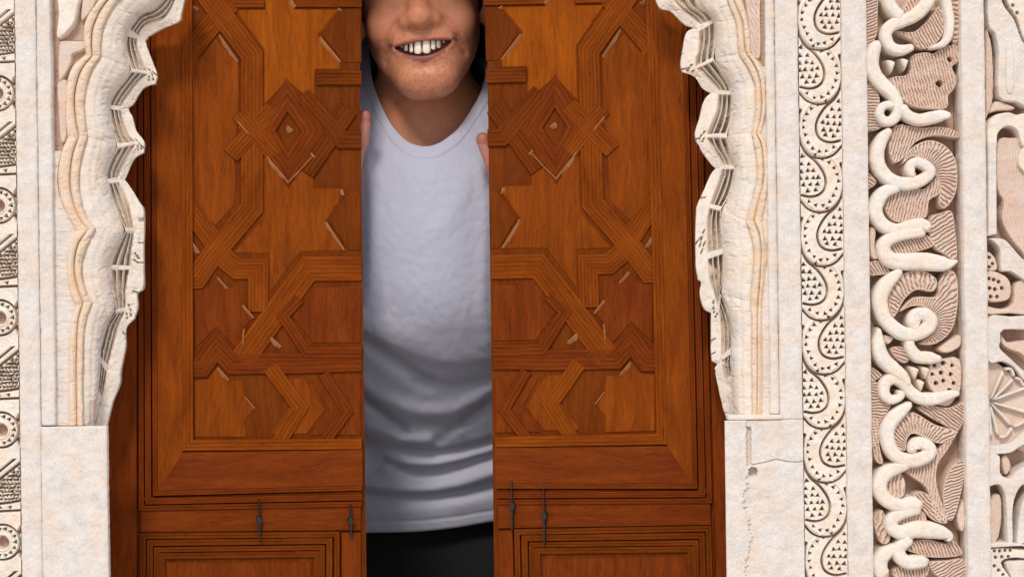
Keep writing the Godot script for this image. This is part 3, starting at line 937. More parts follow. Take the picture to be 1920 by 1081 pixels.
	Q.call(530.0, [738, 726, 765, 764, 700, 792, 652, 752, 658, 680, 712, 648, 776, 676, 832, 740, 910, 786, 1010, 782, 1100, 756, 1170, 744], [34, 44, 60, 66, 68, 66, 66, 70, 76, 70, 52, 24])
	Q.call(781.0, [842, -98, 716, 10, 670, 100, 684, 200, 736, 270, 820, 300, 915, 280, 960, 230, 920, 186, 872, 186, 850, 222, 884, 244], [26, 66, 82, 84, 80, 76, 80, 84, 80, 76, 70, 60])
	Q.call(781.0, [835, 316, 676, 376, 622, 446, 628, 520, 690, 584, 780, 606, 850, 588, 920, 622], [46, 68, 82, 84, 80, 78, 80, 44])
	Q.call(781.0, [915, 622, 770, 656, 706, 696, 706, 756, 770, 786, 870, 766, 990, 776, 1090, 806, 1075, 850], [52, 62, 72, 76, 86, 98, 98, 76, 10])
	Q.call(781.0, [850, 812, 758, 884, 756, 946, 806, 988, 880, 986, 965, 978], [56, 66, 76, 80, 78, 50])
	Q.call(781.0, [755, 868, 640, 950, 626, 1040, 680, 1110], [34, 76, 86, 86])
	# the pointed dots of the script
	for q in [[0.0, 700, 432, 36.0], [0.0, 792, 418, 34.0], [530.0, 858, 606, 38.0], [530.0, 932, 602, 36.0], [530.0, 900, 690, 34.0]]:
		leaf("script_dot", t, Z4(q[0], [q[1] - q[3] * 1.2, q[2] - q[3], q[1], q[2] - q[3] * 1.2, q[1] + q[3] * 1.1, q[2] - q[3] * 0.6, q[1] + q[3] * 0.8, q[2] + q[3] * 0.6, q[1] + q[3] * 0.2, q[2] + q[3] * 1.7, q[1] - q[3] * 0.7, q[2] + q[3] * 0.7]), mats.cream, zg, -0.006, {"round": 9.0, "step": 0.8})

# ---------------------------------------------------------------- outer carved panels
func build_left_panel() -> void:
	var t := thing("carved_medallion_panel", "strip of pitted round medallions and lattice carved in stucco at the left edge", "carved panel", Vector3(4 - 960, 0, 0) * S)
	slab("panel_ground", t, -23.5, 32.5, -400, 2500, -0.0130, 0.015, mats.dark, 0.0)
	var r := Relief.new(Vector2(-23, 0), Vector2(32, 106), 0.8)
	var c := Vector2(-3, 53)
	var ring := PackedVector2Array()
	var rim := PackedVector2Array()
	for i in 41:
		ring.append(c + Vector2.from_angle(i * TAU / 40) * 33.0)
		rim.append(c + Vector2.from_angle(i * TAU / 40) * 15.5)
	r.groove(ring, 1.3, 0.0150, 1.2)
	r.groove(PP([-3, 53, -2, 54]), 10.0, 0.0150, 2.5)
	r.groove(rim, 0.6, -0.0014, 2.0)
	for i in 14:
		r.pit(c + Vector2.from_angle(i * TAU / 14) * 25.0, 3.2 + rng.randf_range(-0.4, 0.5), rng.randf_range(0, TAU), 0.0150)
	for q in [PP([33, 24, 28, 34]), PP([33, 82, 28, 72]), PP([33, 26, 31, 36]), PP([33, 80, 31, 70])]:
		r.groove(q, 2.4, 0.0150, 1.0)
	var f := Relief.new(Vector2(-23, 0), Vector2(32, 106), 0.8)
	f.groove(PP([-24, 52, 33, 8]), 1.6, 0.0150, 1.2)
	f.groove(PP([-24, 38, 33, -8]), 1.2, 0.0150, 1.2)
	f.groove(spline(PP([-24, 86, 5, 84, 33, 80]), false, 4), 1.6, 0.0150, 1.2)
	f.groove(spline(PP([-24, 100, 5, 99, 33, 98]), false, 4), 1.4, 0.0150, 1.2)
	for j in 10:
		for i in 8:
			var p := Vector2(-20 + i * 6.7 + (j % 2) * 3.3, 12 + j * 7.2)
			if p.y > 54 - 0.77 * (p.x + 24) + 5 and p.y < 80:
				f.pit(p, 3.3 + rng.randf_range(-0.6, 0.8), rng.randf_range(0, TAU), 0.0150)
	f.pit(Vector2(12, 92), 3.0, 0.3, 0.0150)
	f.pit(Vector2(-6, 92), 3.0, 1.3, 0.0150)
	var ma := relief_mesh(r, 0.0, 0.0142, Vector2.ZERO)
	var mf := relief_mesh(f, 0.0, 0.0142, Vector2.ZERO)
	var a: MeshInstance3D = null
	var b: MeshInstance3D = null
	for n in 6:
		var yc := U(Vector2(0, -36 + 210.5 * n)).y
		if a == null:
			a = obj("medallion", ma, mats.cream, t)
			b = obj("pitted_lattice", mf, mats.cream, t)
		else:
			a = a.duplicate()
			b = b.duplicate()
			a.name = "medallion"
			b.name = "pitted_lattice"
			t.add_child(a, true)
			t.add_child(b, true)
		a.position = W(Vector2(0, yc - 53))
		b.position = W(Vector2(0, yc + 53.2))

func build_right_panel() -> void:
	var t := thing("carved_arcade_panel", "carved stucco panel of small arches, leaves and a half rosette at the right edge", "carved panel", Vector3((1910 - 960) * S, 0, 0))
	var zg := -0.038
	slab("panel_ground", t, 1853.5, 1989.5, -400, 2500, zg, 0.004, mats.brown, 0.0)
	var P := func(called: String, y0: float, a: Array, mat: Material, zt: float, how := {}) -> void:
		leaf(called, t, ZQ(1800, y0, 4.0, a), mat, zg - 0.001, zt, how)
	var rough := {"cut": 0.0014, "period": 5.0, "angle": 96.0, "rim": 1.5}
	P.call("arch_band", 0.0, [216, -160, 340, -160, 335, 10, 424, 140, 484, 300, 560, 420, 560, 790, 430, 770, 292, 722, 290, 400, 262, 250, 214, 180], mats.white, -0.003, {"sharp": false})
	P.call("arch_fillet", 0.0, [346, 330, 400, 300, 420, 480, 410, 690, 346, 672], mats.white, -0.001)
	P.call("carved_spandrel", 0.0, [350, -160, 620, -160, 620, 420, 492, 300, 436, 140, 360, 10], mats.cream, -0.006, {"holes": [[1893, 10, 2.5], [1900, 20, 2.5], [1907, 32, 2.5], [1912, 48, 2.5], [1916, 60, 2.5], [1903, 8, 2.5], [1911, 22, 2.5]]})
	P.call("leaf", 0.0, [214, 235, 250, 250, 276, 400, 280, 715, 240, 850, 214, 870], mats.tan, -0.012, rough)
	P.call("lower_arch", 0.0, [214, 930, 280, 852, 380, 832, 440, 850, 560, 850, 560, 1130, 470, 1090, 440, 990, 390, 952, 340, 962, 300, 1010, 290, 1110, 214, 1110], mats.cream, -0.004)
	P.call("leaf", 0.0, [230, 845, 290, 745, 430, 790, 420, 822, 300, 830], mats.tan, -0.009)
	P.call("leaf", 270.0, [300, -10, 400, -60, 560, 40, 560, 820, 480, 800, 390, 690, 330, 560, 342, 420, 300, 330], mats.tan, -0.012, rough)
	P.call("panel_fillet", 270.0, [212, -30, 292, -30, 296, 680, 212, 700], mats.white, -0.0035, {"sharp": true})
	P.call("scroll", 270.0, [440, 130, 480, 20, 560, 10, 560, 230, 480, 200], mats.cream, -0.005)
	P.call("diagonal_band", 270.0, [212, 702, 310, 700, 370, 725, 480, 850, 560, 910, 560, 1060, 470, 1010, 390, 960, 312, 950, 306, 800, 260, 735], mats.white, -0.004, {"round": 3.0})
	P.call("pitted_boss", 270.0, [214, 955, 330, 965, 400, 1030, 402, 1150, 330, 1188, 214, 1168], mats.tan, -0.008, {"holes": [[1859, 522, 2.6], [1868, 524, 2.6], [1877, 528, 2.6], [1860, 540, 2.6], [1870, 542, 2.6], [1883, 540, 2.8], [1862, 556, 2.6], [1874, 556, 2.6]]})
	P.call("pitted_boss", 270.0, [222, 800, 290, 850, 304, 945, 222, 945], mats.tan, -0.009, {"holes": [[1860, 482, 2.2], [1866, 494, 2.2], [1860, 500, 2.0]]})
	P.call("shelf", 540.0, [214, 130, 330, 150, 410, 110, 430, -40, 560, -60, 560, 190, 400, 196, 250, 205, 214, 190], mats.tan, -0.010)
	P.call("bar", 540.0, [214, 222, 400, 210, 560, 208, 560, 312, 340, 318, 322, 400, 316, 450, 400, 530, 480, 605, 560, 660, 560, 730, 480, 690, 410, 600, 330, 556, 214, 546], mats.white, -0.003, {"round": 3.0})
	P.call("leaf", 540.0, [330, 330, 380, 400, 480, 390, 560, 400, 560, 560, 480, 500, 400, 470, 332, 420], mats.tan, -0.012)
	P.call("rosette_bed", 540.0, [214, 556, 340, 575, 480, 700, 560, 720, 560, 1230, 400, 1180, 214, 1180], mats.tan, -0.015)
	for q in [[240, 850, 345, 610], [250, 850, 425, 672], [250, 846, 560, 730], [250, 858, 560, 945], [244, 862, 412, 1042], [240, 870, 305, 1120], [236, 880, 246, 1130]]:
		stroke("rosette_rib", t, ZQ(1800, 540, 4.0, q), [4, 6, 8], mats.white, zg, -0.006)
	for q in [[345, 610, 400, 610, 425, 672], [425, 672, 470, 690, 500, 745], [412, 1042, 470, 1020, 560, 960], [305, 1120, 360, 1110, 412, 1042]]:
		stroke("rosette_rib", t, ZQ(1800, 540, 4.0, q), [6, 6, 6], mats.white, zg, -0.006)
	P.call("round_band", 811.0, [214, 96, 300, 92, 400, 66, 480, -10, 560, -40, 560, 70, 470, 110, 400, 156, 320, 168, 214, 172], mats.white, -0.004, {"round": 3.0})
	P.call("branch", 811.0, [214, 176, 312, 172, 318, 300, 380, 340, 440, 280, 560, 230, 560, 390, 480, 400, 425, 500, 410, 640, 412, 832, 362, 834, 350, 540, 326, 430, 290, 396, 214, 396], mats.white, -0.003, {"round": 3.0})
	P.call("leaf", 811.0, [330, 190, 376, 170, 412, 262, 372, 328, 340, 290], mats.tan, -0.010, rough)
	P.call("leaf", 811.0, [246, 520, 330, 470, 345, 620, 330, 760, 300, 830, 246, 840], mats.tan, -0.012, rough)
	P.call("branch", 811.0, [470, 530, 560, 430, 560, 800, 480, 840, 430, 850, 440, 700], mats.white, -0.003, {"round": 3.0})
	P.call("shelf", 811.0, [214, 838, 300, 822, 420, 826, 560, 846, 560, 872, 460, 856, 214, 868], mats.white, -0.002, {"round": 2.0})
	P.call("pitted_boss", 811.0, [214, 876, 440, 872, 560, 890, 560, 960, 430, 950, 330, 980, 400, 1090, 380, 1140, 300, 1140, 214, 1060], mats.cream, -0.005, {"holes": [[1868, 1034, 2.4], [1878, 1034, 2.4], [1888, 1033, 2.4], [1898, 1033, 2.2], [1870, 1046, 2.4], [1882, 1045, 2.4], [1894, 1044, 2.2], [1868, 1062, 2.4], [1876, 1070, 2.4], [1884, 1078, 2.2]]})
	P.call("leaf", 811.0, [345, 985, 430, 960, 560, 980, 560, 1200, 430, 1150], mats.white, -0.004)

# ---------------------------------------------------------------- the door
var leaf_a: Vector3
var leaf_u: Vector3
var leaf_n: Vector3
var leaf_mirror := false
var leaf_axis := 0.0
var edge_px := 679.0

func door_uv(p: Vector2) -> Vector2:          # pixel -> metres in the plane of the door leaf
	var c := Vector3(0, CY, D)
	var d := PZ(p, 0.0) - c
	var q := c + d * ((leaf_a - c).dot(leaf_n) / d.dot(leaf_n))
	return Vector2((q - leaf_a).dot(leaf_u), q.y)

func door_at(q: Vector2, w: float) -> Vector3:
	var r := leaf_a + leaf_u * q.x + leaf_n * w
	r.y = q.y
	if leaf_mirror:
		r.x = 2 * leaf_axis - r.x
	return r

func ex(a: Array) -> PackedVector2Array:      # x of 999 stands for the closing edge of the leaf
	var r := PackedVector2Array()
	for i in range(0, a.size(), 2):
		r.append(Vector2(edge_px - 2.5 if a[i] == 999 else float(a[i]), a[i + 1]))
	return r

# a grooved strip of wood, mitred at its corners
func strip(called: String, parent: Node3D, line: PackedVector2Array, width_px: float, ridges: int, w0: float, h: float, mat: Material, closed := false) -> void:
	var p := PackedVector2Array()
	for q in line:
		p.append(door_uv(q))
	var half := width_px * S * 1.07 * 0.5
	var prof := [[-1.0, w0 - 0.0006], [-0.93, h - 0.0004], [-0.88, h]]
	for i in range(1, ridges):
		var x := -1.0 + 2.0 * i / ridges
		var g := 0.26 / ridges
		prof.append([x - g, h])
		prof.append([x - g * 0.25, h - 0.0006])
		prof.append([x + g * 0.25, h - 0.0006])
		prof.append([x + g, h])
	prof.append_array([[0.88, h], [0.93, h - 0.0004], [1.0, w0 - 0.0006]])
	var n := p.size()
	var k := prof.size()
	var m := Mb.new()
	var rows := []
	var lens := []
	var run := 0.0
	for i in n:
		var a := p[(i - 1 + n) % n] if closed or i > 0 else 2.0 * p[0] - p[1]
		var b := p[(i + 1) % n] if closed or i < n - 1 else 2.0 * p[n - 1] - p[n - 2]
		var d1 := (p[i] - a).normalized()
		var d2 := (b - p[i]).normalized()
		var n1 := Vector2(d1.y, -d1.x)
		var n2 := Vector2(d2.y, -d2.x)
		var mit := (n1 + n2).normalized()
		mit *= 1.0 / maxf(0.35, mit.dot(n1))
		if i > 0:
			run += p[i].distance_to(p[i - 1])
		lens.append(run)
		var row := []
		for c in prof:
			row.append(door_at(p[i] + mit * half * c[0], c[1]))
		rows.append(row)
	var segs := n if closed else n - 1
	var off := rng.randf() * 3.0
	for i in segs:
		var j := (i + 1) % n
		var l0: float = lens[i] / 0.25
		var l1: float = l0 + p[i].distance_to(p[j]) / 0.25
		for c in k - 1:
			var u0: float = off + prof[c][0] * half / 0.25
			var u1: float = off + prof[c + 1][0] * half / 0.25
			m.flat_quad(rows[i][c], rows[j][c], rows[j][c + 1], rows[i][c + 1], Vector2(u0, l0), Vector2(u0, l1), Vector2(u1, l1), Vector2(u1, l0), leaf_mirror)
	if not closed:
		for e in [0, n - 1]:
			for c in range(1, k - 1):
				m.flat_tri(rows[e][0], rows[e][c], rows[e][c + 1], Vector2(off, 0), Vector2(off, 0.01), Vector2(off + 0.01, 0.01), leaf_mirror == (e == 0))
	obj(called, m, mat, parent)

# a flat piece of wood cut to an outline, its upper edge chamfered
func cut_panel(called: String, parent: Node3D, outline: PackedVector2Array, w0: float, w1: float, mat: Material, across := false, chamfer := 0.0012) -> MeshInstance3D:
	var p := PackedVector2Array()
	for q in outline:
		p.append(door_uv(q))
	if Geometry2D.is_polygon_clockwise(p):
		p.reverse()
	var n := p.size()
	var q := PackedVector2Array()
	for i in n:
		var d1 := (p[i] - p[(i - 1 + n) % n]).normalized()
		var d2 := (p[(i + 1) % n] - p[i]).normalized()
		var mit := (Vector2(-d1.y, d1.x) + Vector2(-d2.y, d2.x)).normalized()
		q.append(p[i] + mit * chamfer / maxf(0.4, mit.dot(Vector2(-d1.y, d1.x))))
	var off := Vector2(rng.randf() * 3, rng.randf() * 3)
	var uvs := PackedVector2Array()
	for r in q:
		uvs.append(off + (Vector2(r.y, r.x) if across else r) / 0.25)
	var m := Mb.new()
	var tris := Geometry2D.triangulate_polygon(q)
	for i in range(0, tris.size(), 3):
		var a := tris[i]
		var b := tris[i + 1]
		var c := tris[i + 2]
		if (q[b] - q[a]).cross(q[c] - q[a]) > 0:
			var s := b
			b = c
			c = s
		m.flat_tri(door_at(q[a], w1), door_at(q[b], w1), door_at(q[c], w1), uvs[a], uvs[b], uvs[c], leaf_mirror)
	for i in n:
		var j := (i + 1) % n
		m.flat_quad(door_at(q[i], w1), door_at(q[j], w1), door_at(p[j], w0), door_at(p[i], w0), uvs[i], uvs[j], uvs[j], uvs[i], leaf_mirror)
	return obj(called, m, mat, parent)

func bevel_board(called: String, parent: Node3D, o0: Vector2, o1: Vector2, i1: Vector2, i0: Vector2, wo: float, wi: float, mat: Material, across: bool) -> void:
	var m := Mb.new()
	var a := door_uv(o0)
	var b := door_uv(o1)
	var c := door_uv(i1)
	var d := door_uv(i0)
	var f := func(r: Vector2) -> Vector2: return (Vector2(r.y, r.x) if across else r) / 0.25
	var up := (b - a).cross(d - a) < 0
	m.flat_quad(door_at(a, wo), door_at(b, wo), door_at(c, wi), door_at(d, wi), f.call(a), f.call(b), f.call(c), f.call(d), leaf_mirror != (not up))
	for e in [[a, b, wo, wo], [c, d, wi, wi], [b, c, wo, wi], [d, a, wi, wo]]:
		m.flat_quad(door_at(e[0], e[2]), door_at(e[0], 0.0), door_at(e[1], 0.0), door_at(e[1], e[3]), f.call(e[0]), f.call(e[0]), f.call(e[1]), f.call(e[1]), leaf_mirror != (not up))
	obj(called, m, mat, parent)

# a pale sliver painting the highlight of a lit bevel into the wood colour
func glint(parent: Node3D, a: Vector2, b: Vector2, width_px: float, toward: Vector2, high := 0.0062) -> void:
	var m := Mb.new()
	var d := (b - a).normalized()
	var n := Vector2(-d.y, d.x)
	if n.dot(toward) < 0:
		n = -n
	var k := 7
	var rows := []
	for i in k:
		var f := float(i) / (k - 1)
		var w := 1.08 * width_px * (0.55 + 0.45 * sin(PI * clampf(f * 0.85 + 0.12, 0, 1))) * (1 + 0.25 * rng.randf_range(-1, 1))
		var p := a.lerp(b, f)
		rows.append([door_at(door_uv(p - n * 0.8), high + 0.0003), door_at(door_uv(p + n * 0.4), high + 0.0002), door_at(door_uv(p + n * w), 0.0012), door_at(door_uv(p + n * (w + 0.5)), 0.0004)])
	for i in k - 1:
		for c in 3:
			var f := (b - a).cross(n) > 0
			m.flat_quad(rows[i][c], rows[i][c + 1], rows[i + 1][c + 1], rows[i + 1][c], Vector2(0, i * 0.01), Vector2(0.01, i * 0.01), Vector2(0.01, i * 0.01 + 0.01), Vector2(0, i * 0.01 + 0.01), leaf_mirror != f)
	obj("edge_glint", m, mats.glint_wood, parent)

func build_door_leaf(mirror: bool) -> void:
	leaf_mirror = mirror
	edge_px = 670.5 if mirror else 680.0
	var at := door_at(Vector2(0, 0), 0)
	var t := thing("door_leaf", "right carved wooden door leaf with star strapwork, beside the jamb on the chipped block" if mirror else "left carved wooden door leaf with star strapwork, beside the left scalloped jamb", "door", Vector3(at.x, 0, at.z), "pair of carved door leaves")
	var e := edge_px
	# board
	var m := Mb.new()
	var lo := Vector2(0.0, 0.012)
	var hi := Vector2(door_uv(Vector2(e, 540)).x, 1.72)
	var c := [door_at(lo, 0), door_at(Vector2(hi.x, lo.y), 0), door_at(hi, 0), door_at(Vector2(lo.x, hi.y), 0), door_at(lo, -0.04), door_at(Vector2(hi.x, lo.y), -0.04), door_at(hi, -0.04), door_at(Vector2(lo.x, hi.y), -0.04)]
	for f in [[3, 2, 1, 0], [6, 7, 4, 5], [7, 3, 0, 4], [2, 6, 5, 1], [7, 6, 2, 3], [0, 1, 5, 4]]:
		var a: Vector3 = c[f[0]]
		var b: Vector3 = c[f[1]]
		var g: Vector3 = c[f[2]]
		var q: Vector3 = c[f[3]]
		var w := (b - a).length() / 0.25
		var h := (q - a).length() / 0.25
		m.flat_quad(a, b, g, q, Vector2(0, 0), Vector2(w, 0), Vector2(w, h), Vector2(0, h), mirror)
	obj("board", m, mats.wood_dark, t)
	# stile, rail and frame
	cut_panel("hinge_stile", t, PP([190, -240, 258, -240, 258, 2300, 190, 2300]), 0.0, 0.0068, mats.wood_red)
	cut_panel("lock_rail", t, ex([262, 954, 999, 946, 999, 994, 262, 998]), 0.0, 0.0050, mats.wood_red, true)
	cut_panel("lock_rail_strip", t, ex([262, 930, 999, 918, 999, 926, 262, 938]), 0.0, 0.0062, mats.wood, true)
	bevel_board("panel_frame", t, Vector2(296, 918), Vector2(292, -240), Vector2(340, -240), Vector2(342, 847), 0.0100, 0.0062, mats.wood, false)
	bevel_board("panel_frame", t, Vector2(296, 918), Vector2(e - 1, 908), Vector2(e - 1, 842), Vector2(342, 847), 0.0100, 0.0062, mats.wood_red, true)
	strip("moulding", t, ex([999, 913, 291, 923, 287, -240]), 9, 2, 0.0, 0.0112, mats.wood_red)
	strip("moulding", t, ex([999, 930, 278, 938, 275, -240]), 12, 3, 0.0, 0.0090, mats.wood_red)
	strip("moulding", t, ex([999, 943, 265, 951, 263, -240]), 10, 2, 0.0, 0.0074, mats.wood_red)
	strip("moulding", t, ex([999, 831, 352, 834, 350, -240]), 21, 3, 0.0, 0.0074, mats.wood)
	# lower panel
	for q in [[631, 1000, 268, 1003, 11, 0.0078], [617, 1012, 281, 1016, 12, 0.0068], [604, 1025, 293, 1029, 10, 0.0056], [594, 1037, 303, 1041, 12, 0.0040]]:
		strip("lower_moulding", t, PP([q[0], 2240, q[0], q[1], q[2], q[3], q[2], 2240]), q[4], 2, -0.001, q[5], mats.wood_dark)
	cut_panel("lower_panel", t, PP([586, 1051, 586, 2230, 311, 2230, 311, 1053]), -0.002, 0.0012, mats.wood_red)
	cut_panel("meeting_stile", t, ex([638, 996, 999, 996, 999, 2300, 638, 2300]), 0.0, 0.0052, mats.wood_red)
	# inlaid panels
	var pn := [
		["star_panel", mats.wood_gold, [439, 17, 495, 17, 495, -60, 553, -60, 553, 17, 636, 17, 597, 66, 638, 117, 638, 131, 591, 131, 590, 193, 538, 153, 495, 198, 495, 94]],
		["long_panel", mats.wood, [404, 72, 447, 119, 448, 215, 441, 285, 441, 385, 403, 424, 362, 378, 362, 123]],
		["star_panel", mats.wood, [495, 296, 540, 343, 588, 290, 588, 353, 640, 353, 643, 366, 611, 415, 646, 470, 563, 472, 506, 548, 503, 476, 438, 474, 495, 408]],
		["hexagon_panel", mats.wood_red, [577, 540, 999, 537, 999, 643, 587, 644, 545, 590]],
		["notched_panel", mats.wood_red, [362, 541, 386, 541, 405, 521, 425, 539, 447, 539, 453, 571, 475, 595, 457, 615, 455, 650, 440, 652, 405, 614, 364, 656]],
		["notched_panel", mats.wood, [362, 714, 390, 710, 405, 690, 429, 714, 455, 712, 459, 742, 477, 766, 459, 790, 461, 820, 364, 820]],
		["chevron_panel", mats.wood, [501, 712, 569, 708, 610, 768, 575, 814, 507, 814, 543, 762]],
		["edge_panel", mats.wood_dark, [640, 14, 999, 14, 999, 118, 643, 118, 603, 66]],
		["edge_panel", mats.wood_dark, [648, 368, 999, 356, 999, 470, 652, 470, 617, 415]],
		["edge_panel", mats.wood_red, [616, 768, 580, 712, 999, 708, 999, 816, 582, 816]]]
	for q in pn:
		cut_panel(q[0], t, ex(q[2]), 0.0, 0.0011 + rng.randf_range(-0.0002, 0.0002), q[1])
	# strapwork: each strap is laid a little over the last
	var sp := [
		[[450, -18, 352, 100, 352, 385, 424, 488, 444, 504, 484, 504, 484, 584], 40, 6, mats.wood],
		[[383, -14, 472, 104, 472, 390, 396, 480, 368, 521, 346, 521], 43, 6, mats.wood],
		[[999, 504, 578, 504, 452, 676], 48, 6, mats.wood],
		[[346, 688, 378, 688, 405, 650, 436, 682, 560, 681, 999, 677], 40, 5, mats.wood_red],
		[[506, 688, 562, 764, 518, 836], 30, 4, mats.wood],
		[[538, 178, 584, 246, 540, 318, 496, 246], 36, 4, mats.wood_red],
		[[432, 292, 512, 204], 34, 5, mats.wood],
		[[448, 212, 516, 292], 34, 5, mats.wood],
		[[572, 322, 652, 204], 40, 5, mats.wood_dark],
		[[592, 146, 999, 146], 28, 4, mats.wood_dark],
		[[566, 178, 640, 262, 999, 262], 34, 4, mats.wood_dark],
		[[553, 6, 999, 6], 16, 3, mats.wood],
		[[439, 8, 495, 8], 14, 2, mats.wood],
		[[560, 560, 530, 592, 575, 660, 999, 660], 22, 3, mats.wood_red],
		[[602, 836, 650, 770, 606, 700], 22, 3, mats.wood_red],
		[[999, 556, 990, 556], 4, 1, mats.wood]]
	for i in sp.size() - 1:
		var q: Array = sp[i]
		strip("strap", t, ex(q[0]), q[1], q[2], 0.0, 0.0028 + 0.00012 * i, q[3], i == 5)
	# pale slivers: highlights of the lit bevels, put in as colour
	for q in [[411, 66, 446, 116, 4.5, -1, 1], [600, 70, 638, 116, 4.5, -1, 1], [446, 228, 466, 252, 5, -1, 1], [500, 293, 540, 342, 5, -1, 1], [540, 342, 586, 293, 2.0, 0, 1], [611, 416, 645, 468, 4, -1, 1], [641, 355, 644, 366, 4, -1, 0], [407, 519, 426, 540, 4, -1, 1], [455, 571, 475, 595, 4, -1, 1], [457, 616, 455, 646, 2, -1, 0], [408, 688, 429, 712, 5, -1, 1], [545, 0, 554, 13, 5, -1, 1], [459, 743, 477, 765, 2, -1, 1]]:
		glint(t, Vector2(q[0], q[1]), Vector2(q[2], q[3]), q[4], Vector2(q[5], q[6]), 0.0041)
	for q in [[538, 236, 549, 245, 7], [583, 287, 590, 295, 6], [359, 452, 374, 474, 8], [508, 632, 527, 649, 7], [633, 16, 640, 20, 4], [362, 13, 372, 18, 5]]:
		glint(t, Vector2(q[0], q[1]), Vector2(q[2], q[3]), q[4], Vector2(-1, 1), 0.0052)
	# iron staples in the rail
	for q in ([[637, 950, 46.0], [577, 970, 52.0]] if mirror else [[485, 972, 38.0], [656, 974, 30.0]]):
		var x: float = q[0]
		var y: float = q[1]
		var s: float = q[2]
		cut_panel("iron_staple", t, PP([x - 2, y - s, x + 2, y - s, x + 2.5, y - 8, x + 6.5, y - 2, x + 6.5, y + 3, x + 3, y + 8, x + 4.5, y + s, x - 1, y + s, x - 2, y + 8, x - 5.5, y + 3, x - 5.5, y - 3, x - 2, y - 8]), 0.002, 0.0145, mats.iron, false, 0.0008)

func build_door() -> void:
	leaf_a = PZ(Vector2(186, 540), -0.118)
	var b := PZ(Vector2(680, 540), -0.158)
	leaf_u = Vector3(b.x - leaf_a.x, 0, b.z - leaf_a.z).normalized()
	leaf_n = Vector3(-leaf_u.z, 0, leaf_u.x)
	if leaf_n.z < 0:
		leaf_n = -leaf_n
	leaf_axis = (794.5 - 960) * S * (D + 0.15) / D
	rng.seed = 21
	build_door_leaf(false)
	rng.seed = 22
	build_door_leaf(true)

# ---------------------------------------------------------------- the person
func cap(p: Vector3, a: Vector3, b: Vector3, ra: float, rb: float) -> float:
	var ab := b - a
	var t := clampf((p - a).dot(ab) / ab.length_squared(), 0, 1)
	return p.distance_to(a + ab * t) - lerpf(ra, rb, t)

func ell(p: Vector3, c: Vector3, r: Vector3) -> float:
	var q := (p - c) / r
	var k := q.length()
	return k * (k - 1.0) / maxf((q / r).length(), 1e-6)

func smin(a: float, b: float, k: float) -> float:
	var h := maxf(k - absf(a - b), 0.0) / k
	return minf(a, b) - h * h * k * 0.25

# the surface of a field, one vertex in each cell that the surface crosses
func nets(f: Callable, lo: Vector3, hi: Vector3, cell: float, m: Mb, tint = null) -> void:
	var nx := int(ceil((hi.x - lo.x) / cell / 8.0)) * 8
	var ny := int(ceil((hi.y - lo.y) / cell / 8.0)) * 8
	var nz := int(ceil((hi.z - lo.z) / cell / 8.0)) * 8
	var sx := nx + 1
	var sxy := sx * (ny + 1)
	var val := PackedFloat32Array()
	val.resize(sxy * (nz + 1))
	val.fill(1e9)
	var idx := PackedInt32Array()
	idx.resize(sxy * (nz + 1))
	idx.fill(-1)
	var blocks := []
	for bz in nz / 8:
		for by in ny / 8:
			for bx in nx / 8:
				var c := lo + Vector3(bx * 8 + 4, by * 8 + 4, bz * 8 + 4) * cell
				if absf(f.call(c)) > cell * 8 * 0.87 * 1.35:
					continue
				blocks.append(Vector3i(bx * 8, by * 8, bz * 8))
				for k in 9:
					for j in 9:
						for i in 9:
							var at := (bx * 8 + i) + sx * (by * 8 + j) + sxy * (bz * 8 + k)
							if val[at] > 1e8:
								val[at] = f.call(lo + Vector3(bx * 8 + i, by * 8 + j, bz * 8 + k) * cell)
	var corners := [0, 1, sx, sx + 1, sxy, sxy + 1, sxy + sx, sxy + sx + 1]
	var cp := [Vector3(0, 0, 0), Vector3(1, 0, 0), Vector3(0, 1, 0), Vector3(1, 1, 0), Vector3(0, 0, 1), Vector3(1, 0, 1), Vector3(0, 1, 1), Vector3(1, 1, 1)]
	var edges := [[0, 1], [2, 3], [4, 5], [6, 7], [0, 2], [1, 3], [4, 6], [5, 7], [0, 4], [1, 5], [2, 6], [3, 7]]
	for b in blocks:
		for k in 8:
			for j in 8:
				for i in 8:
					var at: int = (b.x + i) + sx * (b.y + j) + sxy * (b.z + k)
					var neg := 0
					for c in corners:
						if val[at + c] < 0:
							neg += 1
					if neg == 0 or neg == 8:
						continue
					var sum := Vector3.ZERO
					var cnt := 0
					for e in edges:
						var va := val[at + corners[e[0]]]
						var vb := val[at + corners[e[1]]]
						if (va < 0) != (vb < 0):
							sum += cp[e[0]].lerp(cp[e[1]], va / (va - vb))
							cnt += 1
					idx[at] = m.v.size()
					var q: Vector3 = lo + (Vector3(b.x + i, b.y + j, b.z + k) + sum / cnt) * cell
					m.v.append(q)
					if tint != null:
						m.col.append(tint.call(q))
	for b in blocks:
		for k in 8:
			for j in 8:
				for i in 8:
					var at: int = (b.x + i) + sx * (b.y + j) + sxy * (b.z + k)
					if idx[at] < 0:
						continue
					var v0 := val[at]
					for ax in 3:
						var da: int = [1, sx, sxy][ax]
						var d1: int = [sx, sxy, 1][ax]
						var d2: int = [sxy, 1, sx][ax]
						if at - d1 < 0 or at - d2 < 0 or at - d1 - d2 < 0:
							continue
						var v1 := val[at + da]
						if v1 > 1e8 or (v0 < 0) == (v1 < 0):
							continue
						var a := idx[at]
						var p := idx[at - d1]
						var q := idx[at - d1 - d2]
						var r := idx[at - d2]
						if p < 0 or q < 0 or r < 0:
							continue
						if v0 < 0:
							m.quad(a, r, q, p)
						else:
							m.quad(a, p, q, r)

var head_o: Vector3
var head_b: Basis
var neck_a: Vector3
var neck_b: Vector3
var chest_c: Vector3
var lip_low: Array

func seg2(x: float, y: float, a: Vector2, b: Vector2) -> float:
	return Geometry2D.get_closest_point_to_segment(Vector2(x, y), a, b).distance_to(Vector2(x, y))

